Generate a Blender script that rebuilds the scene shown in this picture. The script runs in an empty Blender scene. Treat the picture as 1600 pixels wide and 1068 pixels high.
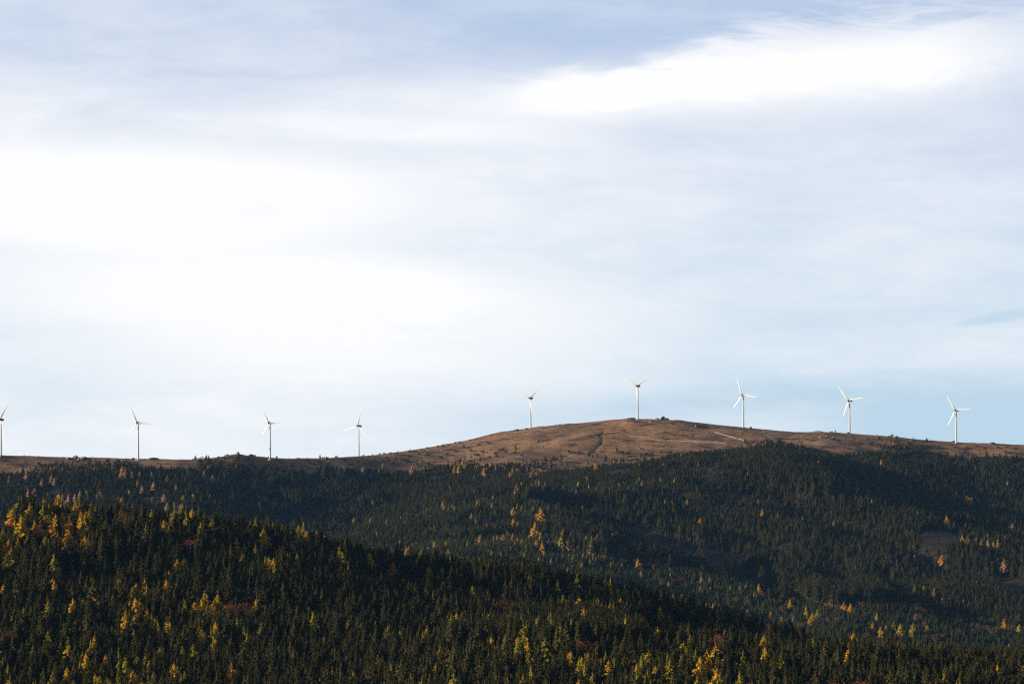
import bpy, math, random
import numpy as np
random.seed(7); rng = np.random.default_rng(7)
S = bpy.context.scene
COL = S.collection
# ------------------------------------------------------------------ camera, sky, sun, exposure
F = 5000.0        # focal length in widths of 1/1600 frame
HOR = 1000.0      # row of the horizon in the 1600x1068 frame
SUN_EL, SUN_BACK = 10.4, 14.0      # degrees; sun stands to the left, a little behind the camera
cam = bpy.data.cameras.new('camera'); cam_o = bpy.data.objects.new('camera', cam); COL.objects.link(cam_o)
cam.sensor_width = 36; cam.lens = 36 * F / 1600; cam.shift_y = (HOR - 534) / 1600
cam.clip_start = 5; cam.clip_end = 60000
cam_o.location = (0, 0, 0); cam_o.rotation_euler = (math.radians(90), 0, 0)
S.camera = cam_o
S.view_settings.view_transform = 'Standard'; S.view_settings.look = 'None'
S.view_settings.exposure = 0.4; S.view_settings.gamma = 1.0
try: S.view_settings.use_curve_mapping = False
except Exception: pass
S.cycles.use_denoising = False; S.cycles.filter_width = 1.3
S.cycles.max_bounces = 4; S.cycles.diffuse_bounces = 2; S.cycles.glossy_bounces = 1
S.cycles.transmission_bounces = 2; S.cycles.volume_bounces = 0; S.cycles.transparent_max_bounces = 4

def nodes(nt):
    nt.nodes.clear()
    def N(t, **kw):
        n = nt.nodes.new(t)
        for k, v in kw.items():
            if k in ('operation', 'blend_type', 'data_type', 'noise_dimensions', 'interpolation_type', 'sky_type', 'domain', 'transform_space', 'attribute_name', 'clamp', 'use_clamp', 'mode'):
                setattr(n, k, v)
        return n
    L = nt.links.new
    return N, L

def M(N, L, op, a, b=None, c=None):
    n = N('ShaderNodeMath', operation=op)
    for i, v in enumerate((a, b, c)):
        if v is None: continue
        if isinstance(v, (int, float)): n.inputs[i].default_value = v
        else: L(v, n.inputs[i])
    return n.outputs[0]

def sstep(N, L, v, a, b, o0=0.0, o1=1.0):
    n = N('ShaderNodeMapRange', interpolation_type='SMOOTHERSTEP')
    L(v, n.inputs['Value']); n.inputs['From Min'].default_value = a; n.inputs['From Max'].default_value = b
    n.inputs['To Min'].default_value = o0; n.inputs['To Max'].default_value = o1
    return n.outputs[0]

W = bpy.data.worlds.new('World'); S.world = W; W.use_nodes = True
N, L = nodes(W.node_tree)
tc = N('ShaderNodeTexCoord')
sky = N('ShaderNodeTexSky', sky_type='NISHITA'); sky.sun_disc = False
sky.sun_elevation = math.radians(SUN_EL); sky.sun_rotation = math.radians(270 - SUN_BACK)
sky.air_density = 1.0; sky.dust_density = 0.6; sky.ozone_density = 1.0; sky.altitude = 1200
sx = N('ShaderNodeSeparateXYZ'); L(tc.outputs['Generated'], sx.inputs[0])
yy = M(N, L, 'MAXIMUM', sx.outputs[1], 0.04)
# cloud field: direction projected on a far vertical wall of air, one unit = 0.2 of the distance
A_ = M(N, L, 'MULTIPLY_ADD', M(N, L, 'DIVIDE', sx.outputs[0], yy), 5.0, 0.8)
B_ = M(N, L, 'MULTIPLY_ADD', M(N, L, 'DIVIDE', sx.outputs[2], yy), -5.0, 1.0)
cv = N('ShaderNodeCombineXYZ'); L(A_, cv.inputs[0]); L(B_, cv.inputs[1])
def noise(scale, sxx, syy, off, detail=5, rough=0.5, dist=0.0):
    mp = N('ShaderNodeMapping'); L(cv.outputs[0], mp.inputs[0])
    mp.inputs['Scale'].default_value = (sxx, syy, 1); mp.inputs['Location'].default_value = (off, off * .37, off * .11)
    mp.inputs['Rotation'].default_value = (0, 0, math.radians(-3))
    n = N('ShaderNodeTexNoise'); L(mp.outputs[0], n.inputs['Vector'])
    n.inputs['Scale'].default_value = scale; n.inputs['Detail'].default_value = detail
    n.inputs['Roughness'].default_value = rough; n.inputs['Distortion'].default_value = dist
    return n.outputs[0]
n_big = noise(3.2, 0.6, 1.6, 2.0, 6, .52, .4)
n_mid = noise(7.0, 0.5, 1.9, 9.0, 6, .55, .6)
n_fib = noise(14., 0.55, 2.6, 5.0, 7, .6, .9)
n_sub = M(N, L, 'SUBTRACT', n_big, 0.5); n_mub = M(N, L, 'SUBTRACT', n_mid, 0.5); n_fub = M(N, L, 'SUBTRACT', n_fib, 0.5)
def blob(cx, cy, rx, ry, tilt, soft=1.0, wb=1.2, wm=.6, wf=.25):
    t = math.radians(tilt)
    dx = M(N, L, 'SUBTRACT', A_, cx); dy = M(N, L, 'SUBTRACT', B_, cy)
    px = M(N, L, 'MULTIPLY_ADD', dx, math.cos(t) / rx, M(N, L, 'MULTIPLY', dy, math.sin(t) / rx))
    py = M(N, L, 'MULTIPLY_ADD', dx, -math.sin(t) / ry, M(N, L, 'MULTIPLY', dy, math.cos(t) / ry))
    r = M(N, L, 'SQRT', M(N, L, 'ADD', M(N, L, 'MULTIPLY', px, px), M(N, L, 'MULTIPLY', py, py)))
    r = M(N, L, 'MULTIPLY_ADD', n_sub, wb, r); r = M(N, L, 'MULTIPLY_ADD', n_mub, wm, r); r = M(N, L, 'MULTIPLY_ADD', n_fub, wf, r)
    return sstep(N, L, r, 1.0 + .45 * soft, 1.0 - .55 * soft)
def addc(*a):
    r = a[0]
    for x in a[1:]: r = M(N, L, 'ADD', r, x)
    return r
def mul(a, k): return M(N, L, 'MULTIPLY', a, k)
wt = sstep(N, L, A_, .70, 1.45)
yc = M(N, L, 'MULTIPLY_ADD', wt, -.098, .150); yc = M(N, L, 'MULTIPLY_ADD', n_sub, .03, yc)
hw = M(N, L, 'MULTIPLY_ADD', wt, .020, .020)
wr = M(N, L, 'DIVIDE', M(N, L, 'SUBTRACT', B_, yc), hw)
wr = addc(wr, mul(n_mub, 2.0), mul(n_fub, 2.4))
wedge = M(N, L, 'MULTIPLY', sstep(N, L, wr, -2.0, .2), sstep(N, L, wr, 3.6, .0))
wedge = M(N, L, 'MULTIPLY', wedge, M(N, L, 'MULTIPLY', sstep(N, L, A_, .66, .98, 0, .70), sstep(N, L, A_, 1.7, 1.35, .6, 1)))
dens = addc(mul(blob(.16, .305, .52, .075, 1, 1.1, .7, .55, .3), .46),
            mul(blob(.50, .475, .46, .085, 4, 1.5, .9, .6, .3), .46),
            wedge, mul(blob(1.12, .125, .42, .045, -3, 1.8, .8, .6, .40), .26),
            mul(blob(1.30, .12, .42, .06, -5, 1.6, .8, .4, .2), .22),
            mul(blob(.66, .205, .30, .022, 3, 1.6, .8, .5, .3), .20),
            mul(blob(.55, .58, .45, .035, 3, 1.6, .8, .5, .3), .16))
veil = M(N, L, 'MULTIPLY_ADD', n_sub, .75, M(N, L, 'MULTIPLY_ADD', n_mub, .60, M(N, L, 'MULTIPLY_ADD', n_fub, .30, .0)))
prof = addc(sstep(N, L, B_, .02, .24, .02, .50), sstep(N, L, B_, .48, .66, 0, -.12))
left = addc(sstep(N, L, A_, .2, 1.5, .17, -.09), M(N, L, 'MULTIPLY', sstep(N, L, A_, 1.1, .3, 0, .26), sstep(N, L, B_, .52, .64)))
veil = addc(veil, prof, left)
clear_r = M(N, L, 'MULTIPLY', sstep(N, L, A_, 1.15, 1.60), sstep(N, L, B_, .56, .66))
veil = M(N, L, 'SUBTRACT', veil, mul(clear_r, .50))
dk = mul(blob(1.57, .494, .075, .008, -10, 1.2, .4, .4, .3), .22)
dk = addc(dk, mul(blob(1.30, .605, .34, .020, -5, 1.6, .5, .5, .3), .16))
dens = M(N, L, 'ADD', dens, veil); dens = M(N, L, 'SUBTRACT', dens, dk)
fac = N('ShaderNodeClamp'); L(dens, fac.inputs[0])
fac = fac.outputs[0]
front = sstep(N, L, sx.outputs[1], 0.05, 0.5, .0, 1.0)
fac = M(N, L, 'MULTIPLY', fac, front)
SKY_K = 0.05; SKY_V = SKY_K * 2 ** .4
mixc = N('ShaderNodeMix', data_type='RGBA'); L(fac, mixc.inputs['Factor'])
# clear air: Nishita, slightly cooled
tint = N('ShaderNodeMix', data_type='RGBA', blend_type='MULTIPLY'); tint.inputs['Factor'].default_value = 1
thin = N('ShaderNodeMix', data_type='RGBA'); L(sstep(N, L, B_, .10, .60), thin.inputs['Factor'])
thin.inputs['A'].default_value = (.52 / SKY_V, .64 / SKY_V, .85 / SKY_V, 1); thin.inputs['B'].default_value = (.56 / SKY_V, .735 / SKY_V, .89 / SKY_V, 1)
tint.blend_type = 'MIX'; L(M(N, L, 'MULTIPLY', front, .93), tint.inputs['Factor'])      # high thin haze of ice ahead, open sky behind
L(sky.outputs[0], tint.inputs['A']); L(thin.outputs['Result'], tint.inputs['B'])
L(tint.outputs['Result'], mixc.inputs['A']); mixc.inputs['B'].default_value = (1.02 / SKY_V, 1.02 / SKY_V, 1.03 / SKY_V, 1)
bg = N('ShaderNodeBackground'); bg.inputs['Strength'].default_value = SKY_K
L(mixc.outputs['Result'], bg.inputs['Color'])
wo = N('ShaderNodeOutputWorld'); L(bg.outputs[0], wo.inputs['Surface'])

sl = bpy.data.lights.new('sun', 'SUN'); sl.energy = 5.0; sl.angle = math.radians(.5); sl.color = (1, .87, .70)
so = bpy.data.objects.new('sun', sl); COL.objects.link(so)
el, bk = math.radians(SUN_EL), math.radians(SUN_BACK)
from mathutils import Vector, Matrix
to_sun = Vector((-math.cos(bk) * math.cos(el), -math.sin(bk) * math.cos(el), math.sin(el)))
so.rotation_euler = to_sun.to_track_quat('Z', 'Y').to_euler()

# ------------------------------------------------------------------ helpers
def tag(o, label=None, cat=None, group=None, kind=None):
    if label: o['label'] = label
    if cat: o['category'] = cat
    if group: o['group'] = group
    if kind: o['kind'] = kind
    return o

def mesh_from(name, V, Fs, mats, mi=None, smooth=False):
    me = bpy.data.meshes.new(name); me.from_pydata([tuple(v) for v in V], [], Fs)
    for m in mats: me.materials.append(m)
    if mi is not None: me.polygons.foreach_set('material_index', mi)
    if smooth: me.polygons.foreach_set('use_smooth', [True] * len(Fs))
    me.update(); return me

def link(name, me, parent=None, loc=(0, 0, 0)):
    o = bpy.data.objects.new(name, me); COL.objects.link(o); o.location = loc
    if parent: o.parent = parent
    return o

def pl(pts, x):
    p = np.array(pts, float); return np.interp(x, p[:, 0], p[:, 1])

def sm_pl(pts, x, w=18):   # smoothed polyline
    return sum(pl(pts, x + d) for d in (-w, -w / 2, 0, w / 2, w)) / 5

_tab = np.random.default_rng(3).random((256, 256))
def vnoise(x, y):
    xi = np.floor(x).astype(int); yi = np.floor(y).astype(int); fx = x - xi; fy = y - yi
    fx = fx * fx * fx * (fx * (fx * 6 - 15) + 10); fy = fy * fy * fy * (fy * (fy * 6 - 15) + 10)
    a = _tab[xi & 255, yi & 255]; b = _tab[(xi + 1) & 255, yi & 255]; c = _tab[xi & 255, (yi + 1) & 255]; d = _tab[(xi + 1) & 255, (yi + 1) & 255]
    return (a * (1 - fx) + b * fx) * (1 - fy) + (c * (1 - fx) + d * fx) * fy - .5
def fbm(x, y, s, o=4):
    r = 0; a = 1
    for k in range(o): r = r + a * vnoise(x / s + 17 * k, y / s + 31 * k); s /= 2.03; a *= .5
    return r
def inpoly(px, py, poly):
    c = np.zeros(np.shape(px), bool); n = len(poly)
    for i in range(n):
        x0, y0 = poly[i]; x1, y1 = poly[(i + 1) % n]
        if y0 == y1: continue
        t = ((y0 > py) != (y1 > py)) & (px < (x1 - x0) * (py - y0) / (y1 - y0) + x0)
        c ^= t
    return c

# ------------------------------------------------------------------ terrain
uf = np.arange(-260, 1862, 3.0)
uc = np.concatenate([np.arange(-3200, -260, 70.0), uf, np.arange(1870, 4800, 70.0)])
SKYL = [(-3200, 800), (-600, 730), (-50, 711), (0, 711.5), (30, 713), (60, 714), (100, 715.5), (150, 717), (216, 717.5), (300, 718), (340, 714), (358, 710), (370, 708), (384, 710), (400, 712.5), (440, 716),
        (500, 716), (560, 712.5), (600, 710), (630, 706.5), (660, 702), (700, 695), (740, 686), (780, 677), (829, 669), (880, 662), (940, 657.5), (975, 654), (985, 652.3), (994, 654), (1020, 654.8), (1060, 655.5),
        (1100, 661), (1160, 667.5), (1200, 671), (1240, 675), (1290, 675), (1330, 677.5), (1400, 683), (1450, 688.5), (1500, 691.5), (1530, 692), (1600, 695), (1900, 706), (4800, 830)]
RD = [(-3200, 5350), (0, 5350), (430, 5420), (560, 5750), (700, 5950), (829, 6000), (996, 5850), (1161, 5880), (1494, 5790), (4800, 5800)]
def addx(pts, dy): return [(x, y + dy) for x, y in pts]
def ridgeD(u): return sm_pl(RD, u, 60)
CREST_A = [(-3200, 1000), (-600, 835), (-300, 812), (0, 808), (60, 815), (120, 826), (200, 837), (400, 850), (450, 858), (500, 870), (600, 884), (700, 892), (800, 901), (850, 908), (900, 919), (1000, 946), (1100, 978), (1200, 1008), (1300, 1034), (1400, 1060), (1600, 1100), (1900, 1150), (4800, 1300)]
ST = [  # (D(u), Y(u) or z)
 ('z', [(0, 150)], [(0, -150)]), ('z', [(0, 800)], [(0, -120)]), ('z', [(0, 1300)], [(0, -70)]),
 ('y', [(0, 1498)], [(-3200, 1200), (0, 1165), (700, 1150), (1000, 1125), (1300, 1120), (1600, 1120), (4800, 1150)]),
 ('y', [(0, 1728)], [(-3200, 1150), (-300, 1050), (0, 1055), (300, 1055), (600, 1056), (800, 1034), (900, 1024), (1000, 1030), (1150, 1036), (1250, 1040), (1330, 1038), (1400, 1036), (1500, 1038), (1600, 1040), (1900, 1040), (4800, 1150)]),
 ('y', [(0, 1901)], [(-3200, 1100), (-300, 955), (0, 950), (300, 962), (600, 990), (700, 1003), (800, 1008), (900, 1010), (1000, 1020), (1100, 1036), (1200, 1050), (1300, 1062), (1400, 1072), (1600, 1085), (1900, 1100), (4800, 1200)]),
 ('y', [(0, 2016)], [(-3200, 1050), (-300, 880), (0, 874), (300, 895), (500, 925), (700, 954), (800, 966), (900, 980), (1000, 1000), (1100, 1024), (1200, 1046), (1300, 1066), (1400, 1085), (1600, 1110), (1900, 1140), (4800, 1250)]),
 ('y', [(0, 2160)], CREST_A),
 ('y', [(0, 2412)], addx(CREST_A, 30)),
 ('y', [(0, 3700)], [(-3200, 1000), (0, 925), (400, 925), (600, 930), (800, 950), (1000, 975), (1200, 1005), (1400, 1025), (1600, 1030), (1900, 1030), (4800, 1030)]),
 ('y', [(0, 4000)], [(-3200, 980), (0, 905), (400, 900), (550, 895), (700, 888), (800, 896), (900, 915), (1000, 930), (1100, 945), (1200, 957), (1300, 963), (1400, 967), (1600, 970), (1900, 975), (4800, 1000)]),
 ('y', [(0, 4350)], [(-3200, 960), (0, 890), (400, 882), (550, 866), (700, 848), (800, 848), (900, 862), (1000, 878), (1100, 895), (1200, 905), (1300, 912), (1400, 905), (1600, 905), (1900, 910), (4800, 950)]),
 ('y', [(-3200, 4600), (300, 4600), (700, 4700), (4800, 4700)], [(-3200, 950), (0, 878), (300, 872), (450, 858), (600, 834), (700, 816), (800, 808), (880, 815), (960, 822), (1050, 828), (1150, 825), (1250, 825), (1350, 835), (1450, 845), (1600, 850), (1900, 860), (4800, 900)]),
 ('y', [(-3200, 4700), (300, 4720), (600, 4980), (4800, 5050)], [(-3200, 940), (0, 862), (300, 862), (450, 851), (600, 818), (700, 793), (800, 774), (900, 762), (1000, 755), (1100, 745), (1200, 741), (1250, 745), (1300, 757), (1350, 772), (1400, 786), (1450, 797), (1500, 808), (1600, 822), (1900, 850), (4800, 900)]),
 ('y', [(-3200, 4800), (300, 4850), (600, 5180), (4800, 5320)], [(-3200, 900), (0, 835), (200, 840), (300, 845), (450, 845), (520, 838), (600, 822), (700, 795), (800, 766), (900, 752), (1000, 744), (1100, 731), (1200, 724), (1250, 735), (1300, 758), (1350, 776), (1400, 791), (1450, 803), (1500, 815), (1600, 830), (1900, 860), (4800, 910)]),
 ('y', [(-3200, 5020), (300, 5060), (600, 5400), (4800, 5560)], [(-3200, 880), (0, 785), (200, 788), (300, 796), (400, 800), (500, 796), (600, 780), (700, 764), (800, 752), (900, 742), (1000, 733), (1100, 716), (1200, 706), (1250, 713), (1300, 724), (1350, 735), (1400, 746), (1500, 766), (1600, 776), (1900, 800), (4800, 880)]),
 ('y', [(-3200, 5230), (300, 5270), (560, 5560), (700, 5720), (4800, 5700)], [(-3200, 840), (0, 738), (150, 737), (300, 741), (400, 744), (500, 742), (600, 736), (700, 726), (780, 716), (829, 709), (900, 702), (1000, 697), (1100, 692), (1200, 688), (1300, 696), (1400, 707), (1500, 714), (1600, 717), (1900, 735), (4800, 860)]),
 ('r', None, None),
 ('r2', None, None),
 ('z', [(0, 7400)], [(0, 180)]), ('z', [(0, 11000)], [(0, -60)]), ('z', [(0, 30000)], [(0, -150)])]
Ds, Zs = [], []
for kind, dp, yp in ST:
    if kind == 'r':
        D = ridgeD(uc); Y = (pl(SKYL, uc - 4) + 2 * pl(SKYL, uc) + pl(SKYL, uc + 4)) / 4; Z = (HOR - Y) * D / F
    elif kind == 'r2':
        D = ridgeD(uc) + 260; Y = sm_pl(SKYL, uc, 60) + 4; Z = (HOR - Y) * D / F - 2
    else:
        D = pl(dp, uc); Y = sm_pl(yp, uc, 24); Z = Y if kind == 'z' else (HOR - Y) * D / F
    Ds.append(D); Zs.append(Z)
Ds = np.array(Ds); Zs = np.array(Zs)
h = np.diff(Ds, axis=0); dl = np.diff(Zs, axis=0) / h
m = np.zeros_like(Zs)
w1 = 2 * h[1:] + h[:-1]; w2 = h[1:] + 2 * h[:-1]
ok = dl[:-1] * dl[1:] > 0
with np.errstate(divide='ignore', invalid='ignore'):
    hm = (w1 + w2) / (w1 / dl[:-1] + w2 / dl[1:])
m[1:-1] = np.where(ok, hm, 0.0); m[0] = dl[0]; m[-1] = dl[-1]
rows = [2, 4, 4, 18, 30, 30, 22, 26, 26, 20, 30, 36, 36, 34, 26, 26, 26, 26, 16, 10, 6, 6]
GD, GZ, GS = [], [], []
for k in range(len(ST) - 1):
    n = rows[k + 0]
    for t in np.arange(n) / n:
        d = Ds[k] + h[k] * t; t2, t3 = t * t, t * t * t
        z = (2 * t3 - 3 * t2 + 1) * Zs[k] + (t3 - 2 * t2 + t) * h[k] * m[k] + (-2 * t3 + 3 * t2) * Zs[k + 1] + (t3 - t2) * h[k] * m[k + 1]
        GD.append(d); GZ.append(z); GS.append(k + t)
GD.append(Ds[-1]); GZ.append(Zs[-1]); GS.append(len(ST) - 1.0)
GD = np.array(GD); GZ = np.array(GZ); GS = np.array(GS)
GU = np.broadcast_to(uc, GD.shape); GX = (GU - 800) / F * GD
R_IDX = [s[0] for s in ST].index('r')
nearr = np.exp(-((GS[:, None] - R_IDX) / .55) ** 2)      # quiet along the skyline
midr = ((GS[:, None] > 2.5) & (GS[:, None] < R_IDX + 1.5)).astype(float)
GZ = GZ + midr * ((1 - nearr * .93) * (fbm(GX, GD, 230, 4) * np.where(GS[:, None] > 8.6, 14, 9) + np.clip((GS[:, None] - 8.6), 0, 1) * np.clip((R_IDX - .6 - GS[:, None]) / 1.6, 0, 1) * fbm(GX + .5 * (GD - 4500), GD * .33 + 700, 170, 3) * 30) + fbm(GX + 900, GD, 34, 3) * (2.4 - 1.3 * nearr) + fbm(GX, GD + 500, 9, 2) * .55)
GYp = HOR - GZ * F / GD                                   # row at which each ground point appears
SC = F / GD
# ravines between the spurs of the middle hills: (line, half width in rows, depth in metres)
mid = (GS[:, None] > 9.2) & (GS[:, None] < R_IDX - 1.6)
for line, hw_, dep in [([(430, 862), (560, 832), (680, 806), (770, 786), (850, 768), (930, 762)], 9, 11), ([(620, 858), (700, 834), (770, 818), (810, 806), (850, 812)], 8, 9),
                       ([(1120, 882), (1200, 896), (1300, 912), (1400, 905), (1500, 888), (1600, 880)], 15, 16), ([(860, 858), (980, 862), (1080, 884), (1160, 900), (1250, 932)], 10, 10),
                       ([(1230, 790), (1320, 828), (1400, 856), (1480, 886), (1600, 912)], 11, 12), ([(230, 806), (330, 812), (430, 812), (520, 790), (560, 775)], 12, 12),
                       ([(960, 800), (1060, 812), (1150, 838), (1220, 868)], 8, 8), ([(600, 790), (680, 772), (760, 758)], 8, 7), ([(60, 790), (150, 778), (240, 764)], 8, 7)]:
    dd_ = np.full(GD.shape, 99.0)
    for (xa, ya), (xb, yb) in zip(line[:-1], line[1:]):
        t = np.clip(((GU - xa) * (xb - xa) + (GYp - ya) * (yb - ya)) / ((xb - xa) ** 2 + (yb - ya) ** 2), 0, 1)
        dd_ = np.minimum(dd_, np.hypot(GU - xa - t * (xb - xa), (GYp - ya - t * (yb - ya))))
    GZ = GZ - mid * dep * np.exp(-(dd_ / hw_) ** 2)
ns_ = (GS[:, None] > 4.6) & (GS[:, None] < 7.0)
dd_ = np.full(GD.shape, 99.0); line = [(600, 918), (700, 930), (800, 942), (900, 958), (1000, 982), (1100, 1006), (1220, 1034)]
for (xa, ya), (xb, yb) in zip(line[:-1], line[1:]):
    t = np.clip(((GU - xa) * (xb - xa) + (GYp - ya) * (yb - ya)) / ((xb - xa) ** 2 + (yb - ya) ** 2), 0, 1)
    dd_ = np.minimum(dd_, np.hypot(GU - xa - t * (xb - xa), (GYp - ya - t * (yb - ya))))
GZ = GZ - ns_ * 8 * np.exp(-(dd_ / 22) ** 2)
GYp = HOR - GZ * F / GD
# the eroded gully on the moor
gully = [(942, 674), (937, 679), (941, 684), (941, 690), (934, 696), (930, 701), (924, 706), (921, 711)]
gd = np.full(GD.shape, 99.0)
far_moor = (GS[:, None] > R_IDX - 1.9) & (GS[:, None] < R_IDX + .05)
for (xa, ya), (xb, yb) in zip(gully[:-1], gully[1:]):
    t = np.clip(((GU - xa) * (xb - xa) + (GYp - ya) * (yb - ya)) / ((xb - xa) ** 2 + (yb - ya) ** 2), 0, 1)
    gd = np.minimum(gd, np.hypot(GU - xa - t * (xb - xa), (GYp - ya - t * (yb - ya))))
gd = np.where(far_moor, gd, 99)
GZ = GZ - np.clip(1 - gd / 2.3, 0, 1) * 3.2
GYp = HOR - GZ * F / GD

TREEL = [(-400, 742), (0, 742), (60, 745), (120, 744), (150, 740), (180, 735), (250, 736), (320, 738), (345, 742), (400, 744), (440, 750), (480, 747), (520, 741), (600, 741), (700, 737), (760, 738), (800, 742), (850, 746),
         (900, 745), (950, 742), (1000, 739), (1050, 726), (1100, 714), (1150, 704), (1200, 697), (1250, 704), (1300, 713), (1340, 713), (1400, 711), (1450, 713), (1500, 715), (1600, 718), (2000, 725)]
CLEAR = [[(940, 822), (1000, 826), (1050, 841), (1100, 856), (1170, 868), (1175, 889), (1100, 884), (1050, 873), (1000, 850), (945, 833)],
         [(838, 808), (862, 812), (880, 822), (882, 834), (852, 831), (836, 822)],
         [(1435, 832), (1470, 830), (1508, 838), (1502, 852), (1478, 866), (1455, 868), (1432, 850)],
         [(1540, 890), (1600, 903), (1700, 915), (1700, 948), (1585, 944), (1558, 925)]]
CLEAR_FG = [[(-120, 780), (26, 780), (30, 828), (10, 838), (-120, 840)]]
far = GS[:, None] > 9.0
clearm = np.zeros(GD.shape, bool)
wob = fbm(GX, GD, 90, 3) * 14
for p in CLEAR: clearm |= far & inpoly(GU + wob, GYp + wob * .4, p)
for p in CLEAR_FG: clearm |= (~far) & inpoly(GU, GYp, p)
wobt = fbm(GX + 300, GD, 130, 4) * 16
above = far & (GS[:, None] > 14.5) & (GYp + wobt * .55 < pl(TREEL, GU))       # moor
moor = np.clip(above.astype(float), 0, 1)
# vertex colour: R moor, G clearing, B gully/track wear
nr, nc = GD.shape
V = np.stack([GX, GD, GZ], -1).reshape(-1, 3)
i0 = (np.arange(nr - 1)[:, None] * nc + np.arange(nc - 1)[None]).reshape(-1)
quads = np.stack([i0, i0 + 1, i0 + nc + 1, i0 + nc], -1)
me = bpy.data.meshes.new('hills')
me.vertices.add(len(V)); me.vertices.foreach_set('co', V.astype(np.float32).ravel())
me.loops.add(quads.size); me.loops.foreach_set('vertex_index', quads.astype(np.int32).ravel())
me.polygons.add(len(quads)); me.polygons.foreach_set('loop_start', (np.arange(len(quads)) * 4).astype(np.int32))
me.polygons.foreach_set('use_smooth', np.ones(len(quads), bool))
me.update(calc_edges=True)
ca = me.color_attributes.new('cover', 'FLOAT_COLOR', 'POINT')
cc = np.stack([moor, clearm.astype(float), np.clip(1.2 - gd / 1.8, 0, .95), np.ones_like(moor)], -1)
ca.data.foreach_set('color', cc.astype(np.float32).ravel())

def mat(name, rough=.95):
    mt = bpy.data.materials.new(name); mt.use_nodes = True
    N, L = nodes(mt.node_tree); return mt, N, L
def mixrgb(N, L, f, a, b, mode='MIX'):
    n = N('ShaderNodeMix', data_type='RGBA', blend_type=mode)
    if isinstance(f, (int, float)): n.inputs['Factor'].default_value = f
    else: L(f, n.inputs['Factor'])
    for k, v in (('A', a), ('B', b)):
        if isinstance(v, tuple): n.inputs[k].default_value = (*v, 1)
        else: L(v, n.inputs[k])
    return n.outputs['Result']
mt, N, L = mat('hill_ground')
geo = N('ShaderNodeNewGeometry'); vc = N('ShaderNodeVertexColor'); vc.layer_name = 'cover'
sp = N('ShaderNodeSeparateColor'); L(vc.outputs[0], sp.inputs[0])
def gn(scale, st=(1, 1, 1), det=5, rough=.55, off=0):
    mp = N('ShaderNodeMapping'); L(geo.outputs['Position'], mp.inputs[0]); mp.inputs['Scale'].default_value = st; mp.inputs['Location'].default_value = (off, off, off)
    n = N('ShaderNodeTexNoise'); L(mp.outputs[0], n.inputs['Vector']); n.inputs['Scale'].default_value = scale
    n.inputs['Detail'].default_value = det; n.inputs['Roughness'].default_value = rough; n.inputs['Distortion'].default_value = .6; return n.outputs[0]
na = gn(.009, (1, .8, 2), 6); nb = gn(.05, (.5, 1, 2), 5, .6, 40); ncn = gn(.25, (.7, 1, 2), 4, .6, 90); nd = gn(.018, (.45, 1.4, 3), 5, .6, 300)
mo = mixrgb(N, L, sstep(N, L, na, .35, .65), (.18, .096, .050), (.33, .18, .088))
mo = mixrgb(N, L, sstep(N, L, nb, .50, .62), mo, (.070, .042, .028))
mo = mixrgb(N, L, sstep(N, L, nd, .56, .70, 0, .75), mo, (.25, .155, .080))
mo = mixrgb(N, L, sstep(N, L, ncn, .52, .64, 0, .75), mo, (.045, .030, .020))
fl = mixrgb(N, L, nb, (.020, .016, .010), (.040, .032, .017))
cl = mixrgb(N, L, sstep(N, L, nb, .4, .62), (.020, .015, .010), (.038, .027, .018))  # clearing earth, its colour darkened for the shadow lying over it
c = mixrgb(N, L, sp.outputs[0], fl, mo); c = mixrgb(N, L, sp.outputs[1], c, cl); c = mixrgb(N, L, sp.outputs[2], c, (.018, .012, .009))
b = N('ShaderNodeBsdfPrincipled'); L(c, b.inputs['Base Color']); b.inputs['Roughness'].default_value = .95; b.inputs['Specular IOR Level'].default_value = .1
bp = N('ShaderNodeBump'); bp.inputs['Distance'].default_value = 1.6; bp.inputs['Strength'].default_value = .8
L(addc(ncn, nb) if False else M(N, L, 'ADD', ncn, nb), bp.inputs['Height']); L(bp.outputs[0], b.inputs['Normal'])
o = N('ShaderNodeOutputMaterial'); L(b.outputs[0], o.inputs[0])
me.materials.append(mt)
hills = link('hills', me); tag(hills, 'brown moorland summit and forest floor of the hill range', None, None, 'structure')

# lookup of the ground seen at a place in the frame, and ground height at a grid coordinate
colidx = lambda u: int(np.clip(np.searchsorted(uc, u), 1, nc - 1))
def ground_seen(px, py, smin=2.9):
    """first ground, going away from the viewer, that rises to row py"""
    j = colidx(px); t = (px - uc[j - 1]) / (uc[j] - uc[j - 1])
    Y = GYp[:, j - 1] * (1 - t) + GYp[:, j] * t
    i = int(np.argmax((Y <= py) & (GS > smin) & (GS < R_IDX + .01)))
    if i == 0: i = int(np.argmin(np.where((GS > smin) & (GS < R_IDX + .01), Y, 1e9)))
    d = GD[i, j - 1] * (1 - t) + GD[i, j] * t; z = GZ[i, j - 1] * (1 - t) + GZ[i, j] * t
    if i > 0 and Y[i - 1] > py > Y[i]:
        f = (Y[i - 1] - py) / (Y[i - 1] - Y[i])
        d = (GD[i - 1, j] * (1 - f) + GD[i, j] * f); z0 = GZ[i - 1, j - 1] * (1 - t) + GZ[i - 1, j] * t; z = z0 * (1 - f) + z * f
    return ((px - 800) / F * d, d, z, GS[i])

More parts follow.
